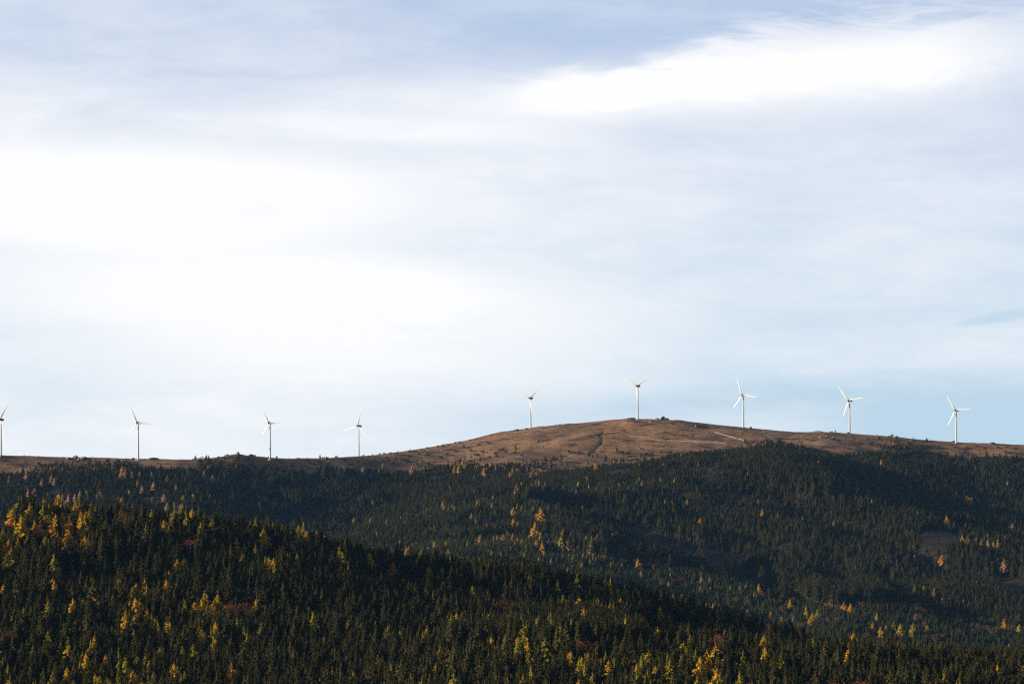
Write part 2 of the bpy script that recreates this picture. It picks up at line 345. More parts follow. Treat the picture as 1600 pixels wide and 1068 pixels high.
# ------------------------------------------------------------------ materials of plants
def foliage_mat(name, cols, trans=0.0, hue_noise=.0, rough=.9):
    mt, N, L = mat(name)
    oi = N('ShaderNodeObjectInfo'); cr = N('ShaderNodeValToRGB'); L(oi.outputs['Random'], cr.inputs[0])
    e = cr.color_ramp.elements
    for k, c in enumerate(cols):
        p = k / max(1, len(cols) - 1)
        if k < 2: e[k].position = p; e[k].color = (*c, 1)
        else: x = e.new(p); x.color = (*c, 1)
    if len(cols) > 2: e[1].position = 1 / (len(cols) - 1)
    g = N('ShaderNodeNewGeometry'); n = N('ShaderNodeTexNoise'); L(g.outputs['Position'], n.inputs['Vector']); n.inputs['Scale'].default_value = .9; n.inputs['Detail'].default_value = 3
    v = sstep(N, L, n.outputs[0], .3, .7, .65, 1.35)
    hsv = N('ShaderNodeHueSaturation'); L(cr.outputs[0], hsv.inputs['Color']); L(v, hsv.inputs['Value'])
    d = N('ShaderNodeBsdfDiffuse'); L(hsv.outputs[0], d.inputs['Color'])
    o = N('ShaderNodeOutputMaterial')
    if trans > 0:
        tr = N('ShaderNodeBsdfTranslucent'); L(hsv.outputs[0], tr.inputs['Color'])
        mx = N('ShaderNodeMixShader'); mx.inputs[0].default_value = trans; L(d.outputs[0], mx.inputs[1]); L(tr.outputs[0], mx.inputs[2]); L(mx.outputs[0], o.inputs[0])
    else: L(d.outputs[0], o.inputs[0])
    return mt
def flat_mat(name, c, rough=.6, spec=.3, nz=0.0):
    mt, N, L = mat(name); b = N('ShaderNodeBsdfPrincipled'); b.inputs['Roughness'].default_value = rough; b.inputs['Specular IOR Level'].default_value = spec
    g = N('ShaderNodeNewGeometry'); n = N('ShaderNodeTexNoise'); L(g.outputs['Position'], n.inputs['Vector']); n.inputs['Scale'].default_value = .8; n.inputs['Detail'].default_value = 4
    L(mixrgb(N, L, n.outputs[0], tuple(x * (1 - nz) for x in c), tuple(min(1, x * (1 + nz)) for x in c)), b.inputs['Base Color'])
    o = N('ShaderNodeOutputMaterial'); L(b.outputs[0], o.inputs[0]); return mt
M_SPR = foliage_mat('spruce_needles', [(.018, .018, .007), (.038, .035, .011), (.027, .028, .009), (.066, .056, .016), (.050, .039, .014), (.030, .034, .011)], .15)
M_YSP_SUNLIT = foliage_mat('young_spruce_needles_sunlit', [(.034, .042, .016), (.054, .060, .022), (.042, .050, .018), (.072, .068, .022)], .15)  # needle green lightened so sunlight on the mid-slope strips is in the colour
M_LAR = {'g': foliage_mat('larch_gold', [(.52, .34, .030), (.58, .33, .028), (.46, .32, .035)], .40),
         'o': foliage_mat('larch_orange', [(.56, .27, .028), (.60, .30, .03), (.52, .24, .025)], .40),
         'y': foliage_mat('larch_olive', [(.22, .20, .028), (.34, .27, .030), (.15, .15, .026)], .40),
         'p': foliage_mat('larch_pale', [(.42, .26, .13), (.48, .31, .17), (.38, .22, .11)], .35)}
M_BEE = {'b': foliage_mat('beech_brown', [(.12, .068, .034), (.15, .085, .040), (.10, .062, .034)], .2),
         'r': foliage_mat('beech_red', [(.17, .070, .032), (.20, .082, .036), (.13, .060, .030)], .25)}
M_DPI = foliage_mat('dwarf_pine_needles', [(.020, .026, .013), (.030, .034, .016)], .05)
M_BARK = flat_mat('bark', (.10, .075, .058), .95, .1, .3)
M_BARKG = flat_mat('grey_bark', (.13, .115, .10), .95, .1, .3)

# ------------------------------------------------------------------ tree shapes (1 m high, scaled when planted)
def tube(V, Fs, p0, p1, r0, r1, n=6):
    b = len(V); p0, p1 = Vector(p0), Vector(p1); ax = (p1 - p0).normalized()
    a = ax.orthogonal().normalized(); c = ax.cross(a)
    for p, r in ((p0, r0), (p1, r1)):
        for k in range(n):
            t = 2 * math.pi * k / n; V.append(p + (a * math.cos(t) + c * math.sin(t)) * r)
    for k in range(n): Fs.append((b + k, b + (k + 1) % n, b + n + (k + 1) % n, b + n + k))
def conifer(rs, H, R, base, levels, per, droop, sparse=0.0, ragged=.2, core=.45, power=.8, fat=1.0):
    """crown: whorls of drooping boughs, each a ridge with hanging twig fringes"""
    V, Fs = [], []
    for i in range(levels):
        f = base + (1 - base) * ((i + rs.uniform(-.3, .3)) / levels); f = max(base, f)
        rr = R * max(.04, (1 - f) / (1 - base)) ** power
        if i == 0: rr *= .75
        nb = max(3, int(per * (0.55 + .45 * (1 - f)))); ph = rs.uniform(0, 6.3)
        for k in range(nb):
            if rs.random() < sparse: continue
            a = ph + 6.283 * (k + rs.uniform(-.3, .3)) / nb; r = rr * rs.uniform(1 - ragged * 1.6, 1 + ragged)
            z = f * H; ca, sa = math.cos(a), math.sin(a)
            dz = -droop * r * rs.uniform(.6, 1.3); w = r * rs.uniform(.30, .46) * fat + .012 * H * .5
            up = r * .10
            p0 = Vector((0, 0, z)); p1 = Vector((ca * r * .55, sa * r * .55, z + dz * .35 + up * .5)); p2 = Vector((ca * r, sa * r, z + dz))
            sd = Vector((-sa, ca, 0)) * w; dn = Vector((0, 0, -w * .55))
            b = len(V)
            V += [p0, p1 + sd * .9 + dn, p1, p1 - sd * .9 + dn, p2, p1 * .5 + p2 * .5 + sd * .55 + dn * 1.5, p1 * .5 + p2 * .5 - sd * .55 + dn * 1.5]
            Fs += [(b, b + 1, b + 2), (b, b + 2, b + 3), (b + 2, b + 1, b + 5), (b + 2, b + 5, b + 4), (b + 2, b + 4, b + 6), (b + 2, b + 6, b + 3)]
    if core > 0:
        n = 7; b = len(V); hs = [base * .95, base + .15, .75, 1.0]
        for j, f in enumerate(hs):
            rr = R * core * ((1 - f) / (1 - base) if j else .5)
            for k in range(n):
                q = rs.uniform(.75, 1.25); t = 6.283 * k / n + j * .4; V.append(Vector((math.cos(t) * rr * q, math.sin(t) * rr * q, f * H)))
        for j in range(3):
            for k in range(n): Fs.append((b + j * n + k, b + j * n + (k + 1) % n, b + (j + 1) * n + (k + 1) % n, b + (j + 1) * n + k))
    # leader shoot
    b = len(V); V += [Vector((.006 * H, 0, H * .96)), Vector((-.006 * H, .004 * H, H * .96)), Vector((0, -.006 * H, H * .96)), Vector((0, 0, H * 1.02))]
    Fs += [(b, b + 1, b + 3), (b + 1, b + 2, b + 3), (b + 2, b, b + 3)]
    return V, Fs
def conifer_trunk(rs, H, r):
    V, Fs = [], []
    tube(V, Fs, (0, 0, -.03 * H), (0, 0, .5 * H), r, r * .6); tube(V, Fs, (0, 0, .5 * H), (0, 0, .98 * H), r * .6, r * .1)
    for k in range(5):
        a = rs.uniform(0, 6.3); z = rs.uniform(.1, .3) * H
        tube(V, Fs, (0, 0, z), (math.cos(a) * .05 * H, math.sin(a) * .05 * H, z - .01 * H), r * .15, r * .05, 3)
    return V, Fs
def broadleaf(rs, nleaf=520, R=.46, cz=.62, rz=.36):
    V, Fs = [], []; cl = []
    for k in range(11):
        a = rs.uniform(0, 6.3); e = rs.uniform(-.6, 1.2); q = rs.uniform(.35, .8)
        cl.append((Vector((math.cos(a) * math.cos(e) * R * q, math.sin(a) * math.cos(e) * R * q, cz + math.sin(e) * rz * q)), rs.uniform(.12, .2)))
    for i in range(nleaf):
        c, r = rs.choice(cl); d = Vector((rs.gauss(0, 1), rs.gauss(0, 1), rs.gauss(0, 1))).normalized()
        p = c + d * r * rs.uniform(.75, 1.1); nrm = (d + Vector((rs.gauss(0, .6), rs.gauss(0, .6), rs.gauss(0, .6)))).normalized()
        a = nrm.orthogonal().normalized(); b2 = nrm.cross(a); s = rs.uniform(.018, .042); b = len(V)
        V += [p + a * s, p + b2 * s * .8, p - a * s, p - b2 * s * .8]; Fs.append((b, b + 1, b + 2, b + 3))
    T, TF = [], []
    tube(T, TF, (0, 0, -.03), (0.01, 0, .35), .022, .016); tube(T, TF, (0.01, 0, .35), (0, 0, .8), .016, .005)
    for c, r in cl: tube(T, TF, (0.01, 0, max(.28, c.z - .25)), tuple(c), .009, .003, 4)
    return (V, Fs), (T, TF)
rs = random.Random(11)
SPR = []   # (crown (V,F), trunk (V,F))
for k in range(7):
    SPR.append((conifer(rs, 1, rs.uniform(.20, .29), rs.choice([.08, .14, .20, .10]), 13, 8, rs.uniform(.45, .7), .04, .26, .55, rs.uniform(.48, .72)), conifer_trunk(rs, 1, .011)))
TAL = []   # tall stand trees with a bare lower stem
for k in range(3):
    TAL.append((conifer(rs, 1, rs.uniform(.13, .17), rs.uniform(.38, .5), 11, 8, .6, .08, .28, .45, .6), conifer_trunk(rs, 1, .0095)))
LAR = []
for k in range(5):
    LAR.append((conifer(rs, 1, rs.uniform(.22, .30), rs.choice([.12, .18, .24]), 12, 8, rs.uniform(.1, .4), .06, .32, .45, rs.uniform(.55, .75), 1.35), conifer_trunk(rs, 1, .011)))
BEE = [broadleaf(rs) for k in range(3)]
DPI = []
for k in range(3):
    (v, f), (t, tf) = broadleaf(rs, 150, .8, .5, .45)
    v2 = [Vector((p.x * 1.0, p.y * 1.0, p.z)) for p in v]; fat = []
    # coarser tufts
    for q in f:
        c = sum((v2[i] for i in q), Vector()) / 4
        for i in q: v2[i] = c + (v2[i] - c) * 3.0
    DPI.append(((v2, f), (t, tf)))

def crown_mesh(name, g, m): return mesh_from(name, g[0], g[1], [m])
me_spr = [(crown_mesh('spruce_crown', c, M_SPR), crown_mesh('spruce_trunk', t, M_BARK)) for c, t in SPR]
me_tal = [(crown_mesh('tall_spruce_crown', c, M_SPR), crown_mesh('tall_spruce_trunk', t, M_BARKG)) for c, t in TAL]
me_lar = {k: [(crown_mesh('larch_crown', c, m_), crown_mesh('larch_trunk', t, M_BARK)) for c, t in LAR] for k, m_ in M_LAR.items()}
me_bee = {k: [(crown_mesh('beech_crown', c, m_), crown_mesh('beech_trunk', t, M_BARKG)) for c, t in BEE] for k, m_ in M_BEE.items()}
def joined(name, g, mc, mtk):
    (v, f), (t, tf) = g; b = len(v)
    return mesh_from(name, list(v) + list(t), list(f) + [tuple(i + b for i in q) for q in tf], [mc, mtk], [0] * len(f) + [1] * len(tf))
me_lar1 = {k: [joined('far_larch', g, m_, M_BARK) for g in LAR] for k, m_ in M_LAR.items()}
me_spr1 = [joined('far_spruce', g, M_SPR, M_BARK) for g in SPR]
me_bee1 = {k: [joined('far_beech', g, m_, M_BARKG) for g in BEE] for k, m_ in M_BEE.items()}
me_dpi1 = [joined('pine_bush', g, M_DPI, M_BARK) for g in DPI]

# a forest too dense to count: prototypes and planting points in one mesh, planted by geometry nodes
def scatter_tree(npro):
    ng = bpy.data.node_groups.new('plant', 'GeometryNodeTree')
    ng.interface.new_socket('Geometry', in_out='INPUT', socket_type='NodeSocketGeometry'); ng.interface.new_socket('Geometry', in_out='OUTPUT', socket_type='NodeSocketGeometry')
    n = ng.nodes.new; L = ng.links.new; gi = n('NodeGroupInput'); go = n('NodeGroupOutput')
    at = n('GeometryNodeInputNamedAttribute'); at.data_type = 'INT'; at.inputs['Name'].default_value = 'proto'
    def sel(k):
        c = n('FunctionNodeCompare'); c.data_type = 'INT'; c.operation = 'EQUAL'
        ins = [s for s in c.inputs if s.type == 'INT']; L(at.outputs[0], ins[0]); ins[1].default_value = k
        s = n('GeometryNodeSeparateGeometry'); s.domain = 'POINT'; L(gi.outputs[0], s.inputs[0]); L(c.outputs[0], s.inputs['Selection']); return s.outputs[0]
    j = n('GeometryNodeJoinGeometry')
    for k in range(npro):
        g = n('GeometryNodeGeometryToInstance'); L(sel(k), g.inputs[0]); L(g.outputs[0], j.inputs[0])
    ip = n('GeometryNodeInstanceOnPoints'); L(sel(-1), ip.inputs['Points']); L(j.outputs[0], ip.inputs['Instance']); ip.inputs['Pick Instance'].default_value = True
    def attr(nm, ty):
        a = n('GeometryNodeInputNamedAttribute'); a.data_type = ty; a.inputs['Name'].default_value = nm; return a.outputs[0]
    L(attr('pick', 'INT'), ip.inputs['Instance Index']); L(attr('rot', 'FLOAT_VECTOR'), ip.inputs['Rotation']); L(attr('scl', 'FLOAT_VECTOR'), ip.inputs['Scale'])
    L(ip.outputs[0], go.inputs[0]); return ng
def scatter(name, label, protos, P, Hh, Wf, mats, pick=None):
    """protos: [(crown,trunk,crown material index,trunk material index)]"""
    V, Fs, mi, pr = [], [], [], []
    for k, (c, t, mc, mk) in enumerate(protos):
        for (v, f), m_ in ((c, mc), (t, mk)):
            b = len(V); V += [tuple(x) for x in v]; Fs += [tuple(i + b for i in q) for q in f]; mi += [m_] * len(f); pr += [k] * len(v)
    nb = len(V); n = len(P)
    me = bpy.data.meshes.new(name); me.from_pydata(V + [tuple(p) for p in P], [], Fs)
    for m_ in mats: me.materials.append(m_)
    me.polygons.foreach_set('material_index', mi)
    a = me.attributes.new('proto', 'INT', 'POINT'); a.data.foreach_set('value', np.array(pr + [-1] * n, np.int32))
    a = me.attributes.new('pick', 'INT', 'POINT'); a.data.foreach_set('value', np.concatenate([np.zeros(nb, np.int32), (rng.integers(0, len(protos), n) if pick is None else pick).astype(np.int32)]))
    r = np.zeros((nb + n, 3), np.float32); r[nb:, 2] = rng.random(n) * 6.28; r[nb:, 0] = rng.normal(0, .025, n); r[nb:, 1] = rng.normal(0, .025, n)
    a = me.attributes.new('rot', 'FLOAT_VECTOR', 'POINT'); a.data.foreach_set('vector', r.ravel())
    s = np.ones((nb + n, 3), np.float32); s[nb:, 0] = s[nb:, 1] = Hh * Wf; s[nb:, 2] = Hh
    a = me.attributes.new('scl', 'FLOAT_VECTOR', 'POINT'); a.data.foreach_set('vector', s.ravel())
    o = link(name, me); md = o.modifiers.new('plant', 'NODES'); md.node_group = scatter_tree(len(protos))
    tag(o, label, name.replace('_', ' '), None, 'stuff'); return o

# ------------------------------------------------------------------ where the trees stand
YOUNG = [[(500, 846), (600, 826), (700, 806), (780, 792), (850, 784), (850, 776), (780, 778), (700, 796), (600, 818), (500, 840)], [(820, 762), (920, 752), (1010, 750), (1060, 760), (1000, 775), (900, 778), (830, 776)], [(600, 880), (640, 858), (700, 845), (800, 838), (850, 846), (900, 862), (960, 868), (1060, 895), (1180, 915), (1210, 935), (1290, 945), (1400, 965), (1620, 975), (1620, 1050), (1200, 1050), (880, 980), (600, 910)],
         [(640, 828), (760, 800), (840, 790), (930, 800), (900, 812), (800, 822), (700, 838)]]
TALL_FAR = [[(1205, 905), (1240, 900), (1290, 935), (1380, 935), (1400, 950), (1300, 955), (1220, 935)], [(1330, 900), (1370, 905), (1375, 950), (1330, 950)],
            [(1240, 760), (1300, 765), (1310, 785), (1245, 782)], [(840, 838), (940, 845), (950, 880), (890, 868)], [(800, 770), (850, 765), (860, 785), (805, 790)], [(960, 815), (1100, 850), (1095, 858), (960, 826)]]
TALL_FG = [[(800, 985), (1005, 985), (1005, 1030), (800, 1030)], [(700, 1010), (800, 1000), (800, 1025), (700, 1030)], [(40, 895), (85, 895), (85, 925), (40, 925)]]
a1 = np.stack([GX, GD], -1)
e1 = a1[:-1, 1:] - a1[:-1, :-1]; e2 = a1[1:, :-1] - a1[:-1, :-1]
area = np.abs(e1[..., 0] * e2[..., 1] - e1[..., 1] * e2[..., 0])
c4 = lambda A: (A[:-1, :-1] + A[1:, :-1] + A[:-1, 1:] + A[1:, 1:]) / 4
cU, cY, cD, cX, cZ = c4(GU + 0.), c4(GYp), c4(GD), c4(GX), c4(GZ)
cS = np.broadcast_to(((GS[1:] + GS[:-1]) / 2)[:, None], cU.shape)
topY = np.minimum.accumulate(cY - 12 * F / cD * (cS < R_IDX), axis=0)      # rough canopy horizon of nearer rows
hid = np.zeros_like(cY); hid[1:] = cY[1:] - topY[:-1]
inframe = (cU > -230) & (cU < 1830) & (cS > 3.0) & (cS < R_IDX + .6)
seen = (hid * cD / F < 30) & (cY < 1068 + 90)
cclear = c4(clearm.astype(float)) > .5; cmoor = c4(moor) > .5
young = np.zeros(cU.shape, bool); tallm = np.zeros(cU.shape, bool)
wb2 = fbm(cX, cD, 110, 3) * 18; cfar = cS > 9
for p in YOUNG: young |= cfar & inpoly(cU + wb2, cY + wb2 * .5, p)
for p in TALL_FAR: tallm |= cfar & inpoly(cU, cY, p)
for p in TALL_FG: tallm |= (~cfar) & inpoly(cU, cY, p)
gap = fbm(cX + 77, cD + 5, 60, 3)
dens = np.where(cfar, 1 / 30., 1 / 25.)
dens = np.where(young, 1 / 28., dens); dens = np.where(tallm, np.where(cfar, 1 / 30., 1 / 18.), dens)
dens = dens * np.clip(1.15 - np.where(cfar, 3.0, 1.2) * np.clip(gap - .08, 0, 1), .15, 1.2)
dens = np.where(cclear, 1 / 260., dens)
# above the tree line: thinning scatter
hh = (pl(TREEL, cU) - cY)
mo_d = np.clip(1 / 17. * np.exp(-np.clip(hh, 0, 99) / 8.0) * np.clip(.35 + 4.0 * fbm(cX, cD, 120, 3), 0, 2), 0, 1)
dens = np.where(cmoor, np.where(cS < R_IDX, mo_d * np.where((cU > 1020) & (cU < 1260), np.clip(1.2 - hh / 9, 0, 1), 1), 0), dens)
dens = np.where(cfar | (cS < 8.8), dens, dens)
dens = dens * inframe * seen
num = rng.poisson(dens * area)
ii, jj = np.nonzero(num); rep = num[ii, jj]; ii = np.repeat(ii, rep); jj = np.repeat(jj, rep)
def bil(A, i, j, s, t): return (A[i, j] * (1 - s) * (1 - t) + A[i + 1, j] * s * (1 - t) + A[i, j + 1] * (1 - s) * t + A[i + 1, j + 1] * s * t)
s_, t_ = rng.random(len(ii)), rng.random(len(ii))
TX, TD, TZ = bil(GX, ii, jj, s_, t_), bil(GD, ii, jj, s_, t_), bil(GZ, ii, jj, s_, t_)
TU, TY = TX * F / TD + 800, HOR - TZ * F / TD
isfar, isy, ist, ism, isc = cfar[ii, jj], young[ii, jj], tallm[ii, jj], cmoor[ii, jj], cclear[ii, jj]
stand = fbm(TX + 40, TD + 800, 160, 3)
TH = np.where(isfar, 12.5, 12.0) * (1 + .45 * stand) * rng.normal(1, .24, len(ii)).clip(.4, 1.6)
TH = np.where(isy, 8.5 * rng.normal(1, .22, len(ii)).clip(.5, 1.7), TH); TH = np.where(ist, np.where(isfar, 27, 20) * rng.normal(1, .09, len(ii)).clip(.8, 1.2), TH)
TH = np.where(isfar & ~ism, TH * np.interp(TY - pl(TREEL, TU), [0, 45], [.6, 1]), TH)
TH = np.where(ism, rng.uniform(4, 10, len(ii)), TH); TH = np.where(isc, 2 + 9 * rng.random(len(ii)) ** 3, TH)
# ---- larches and beeches picked out in the photograph: (x, y of the crown's middle, height in rows, colour)
def parse(s, dh, dc):
    out = []
    for w in s.split():
        p = w.split(','); hh_, c_ = dh, dc
        for q in p[2:]:
            if q[0].isdigit(): hh_ = float(q)
            else: c_ = q
        out.append((float(p[0]), float(p[1]), hh_, c_))
    return out
FAR_L = parse("""14,744 41,739 80,745 65,751 85,749 44,767 54,765 75,772 191,731 190,739 196,735 206,739 218,739 237,740 261,745 319,739,11 332,745 350,740,7 215,751 222,761 240,756 275,759
286,776,g 302,774,g 363,771 359,791,10 272,786 282,790 261,788,9 184,778,10,o 190,780,9,o 156,767 146,772,10,o 137,770 134,768 125,769 151,773,7 124,776 117,774 107,775 97,775 237,781,7 208,788 199,788,7
212,802 219,802 185,801 202,767,7 397,752 294,736,7 290,765,7 256,774 252,802 287,801,7 419,746 426,740 457,745,10 469,742 504,737,12 516,739,10 524,732,7 536,730 529,740,6 567,732,9 592,734,7 644,730,9
598,725,6 710,728 717,728 723,719,8 726,725,8 756,733,9 775,729,6 797,739,7 582,783,6 622,781,6 632,785,6 657,786,6 597,790,8 600,785,6 608,792,6 553,811,9,g 442,822 429,802,6 769,787,9,g 774,800,9,g 760,823,12,g
449,729,6 931,727,12,o 928,722,7 918,717,6 959,719,6 802,731,7 830,741,8 838,740,7 917,745,7 999,746,6 1003,752,6 1032,747,5 901,768,9,o 867,772,6,g 862,781,6 1027,780,7,o 1032,781,6,o 1039,781,7,g
1051,784,8,g 1052,794,8,y 1074,782,6 989,793,5 963,789,6 942,794,6 910,792,8,y 802,796,12,g 844,801,20,o 802,815,14,g 836,820,16,g 907,819,8,o 882,823,14,g 993,809,8,g 1094,812,9,o 1191,800,14,g
1269,746,12,y 1276,758,14,y 1374,764,9,o 1377,774,6 1362,782,9,o 1434,802,10,g 1479,812,18,g 1510,779,13,o 1514,780,10,o 1518,780,9,o 1574,755,8,o 1552,790,9,y 1215,804,8,y 1303,814,7,o 1320,737,6 1582,820,9,y
847,851,16,g 876,852,10,g 887,845,12,o 896,852,16,o 881,825,12,g 889,822,10,g 916,837,16,g 933,841,18,o 957,837,11,o 942,860,14,g 931,874,8,y 909,880,8,y 997,878,14,g 1046,873,16,g 1093,858,15,o 1090,890,11,g 1097,883,9,g
1115,893,8,y 1131,890,20,y 1190,888,17,g 1186,917,15,o 1141,917,10,g 1114,947,13,o 1103,945,9,o 1168,956,12,o 1195,965,10,o 845,836,12,g 836,825,20,g 819,862,9,y 860,851,8,y 880,860,10,y 896,870,12,y 972,881,7,o
1017,873,8,y 1029,876,9,y 1149,901,9,y 1096,902,9,y 1060,846,10,y 991,846,8,y 1429,920,18,y 1444,920,14,g 1416,923,14,y 1460,927,16,y 1267,923,12,g 1272,921,12,g 1297,937,13,g 1301,938,12,g 1234,941,14,g 1260,952,13,g
1277,956,13,y 1266,967,12,g 1319,945,14,o 1329,948,14,g 1368,934,10,y 1364,977,14,o 1376,985,16,g 1407,982,17,g 1396,977,15,y 1427,981,20,y 1432,948,16,g 1472,871,14,o 1569,880,20,p 1559,877,14,y 1569,973,18,g
1593,982,18,g 1526,909,8,y 1506,937,8,y 1221,968,15,y 1201,911,8,g 693,834,10,g 710,836,10,g 635,861,14,g 631,843,10,g 679,850,13,g 625,846,9,g 665,846,8,y 760,848,8,y 750,838,9,y 792,833,14,y 801,838,12,o
786,838,12,y 816,842,9,y 827,838,8,g 838,846,8,y""", 9, 'p')
for k in range(40):
    FAR_L.append((random.gauss(1565, 26), random.gauss(842, 8), random.uniform(6, 11), random.choice('ggyp')))
FG_L = parse("""144,870,14,y 72,848,18,y 184,897,18,o 186,908,14,y 225,901,16 226,912,18 222,925,14 207,925,20 213,915,12 188,910,12,y 204,881,14,o 232,868,14,y 220,873,12,y 249,857,14,y 262,853,12,y 277,881,20 287,877,18 264,896,14
260,911,16 272,933,16 316,941,20 304,947,18 370,852,28,o 364,833,12,o 380,832,14 388,838,12,o 396,857,12,o 380,871,16,y 396,884,20,y 327,911,12,y 85,913,18 107,911,14,o 114,941,18 125,929,10,y 144,930,14 152,930,14,o
135,946,14,y 153,945,14,g 176,936,16 21,958,16,y 37,956,18,y 75,948,22,y 88,951,12,y 230,960,20,o 122,971,14,y 100,981,20 75,998,32,y 45,998,18,y 107,1006,26,y 111,980,14,y 95,1011,20,y 164,1005,16,y 209,990,16 216,998,14,y
230,990,12,y 186,1011,14,y 302,1018,30,y 285,1016,20,y 321,1013,14,y 310,1028,12,y 350,1018,16,y 371,1013,12,y 250,1018,20 240,1018,18 258,1023,14,y 227,1036,28 215,1036,28,y 268,1024,14,y 186,1053,28,y 362,1048,30,o
386,1043,26,y 30,1021,20,y 10,1028,14,o 145,1048,18,y 131,1062,18,y 179,971,16,y 156,981,12,y 145,988,12,y 236,1063,14 333,911,12,y 20,800,18,o 33,822,40 40,812,26 54,826,30,o 63,822,22 74,815,26 87,818,32 98,812,26 108,820,32,o
119,800,36 110,800,24 125,812,24 22,784,26,o 37,779,24,o 41,790,24,o 46,798,20,g 82,806,18 95,798,18 133,846,24,o 128,848,16 90,838,22,o 107,836,22,o 43,843,16,o 28,848,20 14,850,20,o 6,855,18,o 18,864,22,y 10,872,22,y
72,846,22,y 120,838,14,y 103,850,20,y 149,815,24,y 170,822,10 176,818,12,g 182,834,10,y 191,820,10,y 347,826,10,g 330,824,8,g
422,853,12,o 437,858,18 442,860,20,o 460,853,16 482,876,12,o 496,846,14,o 522,881,10,o 526,860,14,y 542,858,12 551,856,16 546,862,10,y 459,898,14,o 614,888,24,o 440,938,14 482,953,16,y 473,954,8,y 432,973,12,o 519,993,14,y
481,1028,18,y 440,1013,12,y 420,1013,10,y 428,1012,10,y 474,1022,12,y 515,1036,16,y 541,1030,14,y 552,1056,22,y 482,1061,22,y 575,1047,30,y 590,1031,20,g 593,1042,14,y 672,1021,24,y 682,1046,26,y 642,1056,18,y 787,941,28,y
769,1041,24,g 777,1015,14,g 790,1023,18,g 797,1041,24,g 579,845,14 570,848,10 635,861,12,o 650,868,10 671,855,16 643,875,10,o 660,868,10 545,852,8 595,971,10,o 587,986,12,y 557,996,10,y 500,1062,12,y 700,1022,12,y 715,1018,12,y
830,961,34,y 885,998,32,y 852,1011,36,y 925,993,30,y 935,996,30,y 944,996,30,y 962,981,20,y 985,973,18,y 1016,1001,24,y 1026,998,18,y 994,1006,26,y 811,1016,18 822,1041,26,o 832,1038,28 852,1043,32,o 867,1061,14,o
1117,1031,26,y 1150,1021,14,y 1082,1058,18,y 1100,1056,16,y 1157,1058,20,y 1187,1051,14,y 907,968,12,y 940,955,10,y 880,956,14,y 802,1056,18,g 839,1062,14,y 1005,1000,14,y 1092,1050,14,y 1140,1052,12,y
1392,1000,20,g 1335,1005,16,y 1222,1061,18,y 1231,1062,18,o 1253,1060,18,y 1307,1065,14,y 1290,1066,14,y 1599,1046,16,g""", 16, 'g')
FG_B = parse("""285,842,14,r 298,848,18,r 300,906,12,r 372,922,14 352,948,16,r 365,952,18,r 378,947,16,r 388,935,14,r 347,960,16 290,982,14,r 278,983,12,r 240,922,12 180,945,14 190,950,14 212,960,10,r 115,1020,12,r 55,985,24 8,1001,12,r
570,900,14 563,903,14 623,946,16 505,946,10,r 520,948,10,r 408,910,12 412,950,12 677,948,24,r 705,958,20,r 759,981,22 775,976,16 779,950,30,r 1410,1003,14,r 1418,1005,12,r 1445,1015,14,r 1440,1000,12,r 1362,1010,12,r 1535,1015,12,r
1550,1035,12,r 1560,1035,10,r 1370,1060,12 1235,1040,16 1212,1032,14 811,998,26,r 915,1013,30,r 675,876,12,r 710,868,12,r 330,860,12,r 264,870,12 425,880,12 465,985,12,r 1575,1012,12,r 1470,1002,12,r 1345,1018,10 1500,1010,12,r 762,1036,24 770,945,14 660,905,14""", 14, 'b')
FAR_B = parse("""1055,907,9 1070,912,9 1063,905,8 1168,938,9 1190,927,9,r 1432,945,13 1440,955,16 1436,962,12 1455,945,10 1475,945,14 1480,938,11 1455,962,9 1540,980,11 1580,980,11 1560,982,9 1460,995,12 1275,972,12 1255,975,12 1245,980,10 1395,920,9 1347,942,9 1240,935,9
1150,935,8 1035,905,8 1100,918,8 1500,985,9 1522,985,10 1355,990,9 1310,965,9 1223,950,9""", 10, 'b')
def place(lst, k, smin, smax_, minh):
    out = []
    for x, y, hp, c in lst:
        d0 = 1850 if smin < 4 else 4800
        top = y - hp / 2
        for _ in range(4):
            hm = max(minh, ((1.7 if hp < 24 else 1.25) if smin < 4 else (1.75 if hp < 10 else 1.35)) * hp * d0 / F); g = ground_seen(x, top + hm * F / d0, smin); d0 = g[1]
        if g[3] > smax_: continue
        out.append(dict(x=g[0], d=g[1], z=g[2], h=hm, c=c, kind=k, u=x, top=top))
    return out
far_l = place(FAR_L, 'larch', 9.2, 99, 8); fg_l = place(FG_L, 'larch', 3.0, 8.0, 8.5)
fg_b = place(FG_B, 'beech', 3.0, 8.0, 8.5); far_b = place(FAR_B, 'beech', 9.2, 99, 8)

# ---- random larches in the young stands and lower wood (mass)
q = rng.random(len(TX)); bandn = fbm(TX, TD, 70, 2)
pl_ = np.where(isy & (TU < 1250), .035, .0) + np.where(isy & (TU > 1250), .010, 0) + np.where(isfar & ~isy & ~ism, .0035, 0) + np.where(ism, .10, 0)
pl_ = pl_ + np.where(~isfar, .050 + np.where((TY > 1000) & (TU < 420), .07, 0) + np.where((TY > 1010) & (TU > 680) & (TU < 1330), .055, 0) + np.where((TU < 150) & (TY < 880), .35, 0), 0) * np.clip(.9 + 5 * bandn, 0, 3.5)
mass_l = q < pl_
pb = np.where(~isfar, .010, .0015) * np.clip(1 + 5 * fbm(TX + 9, TD, 90, 2), 0, 4) + np.where(isfar & isy & (TU > 1000), .012, 0)
mass_b = (~mass_l) & (rng.random(len(TX)) < pb)
dwarf = ism & ~mass_l & (rng.random(len(TX)) < .55)
spr = ~(mass_l | mass_b | dwarf)

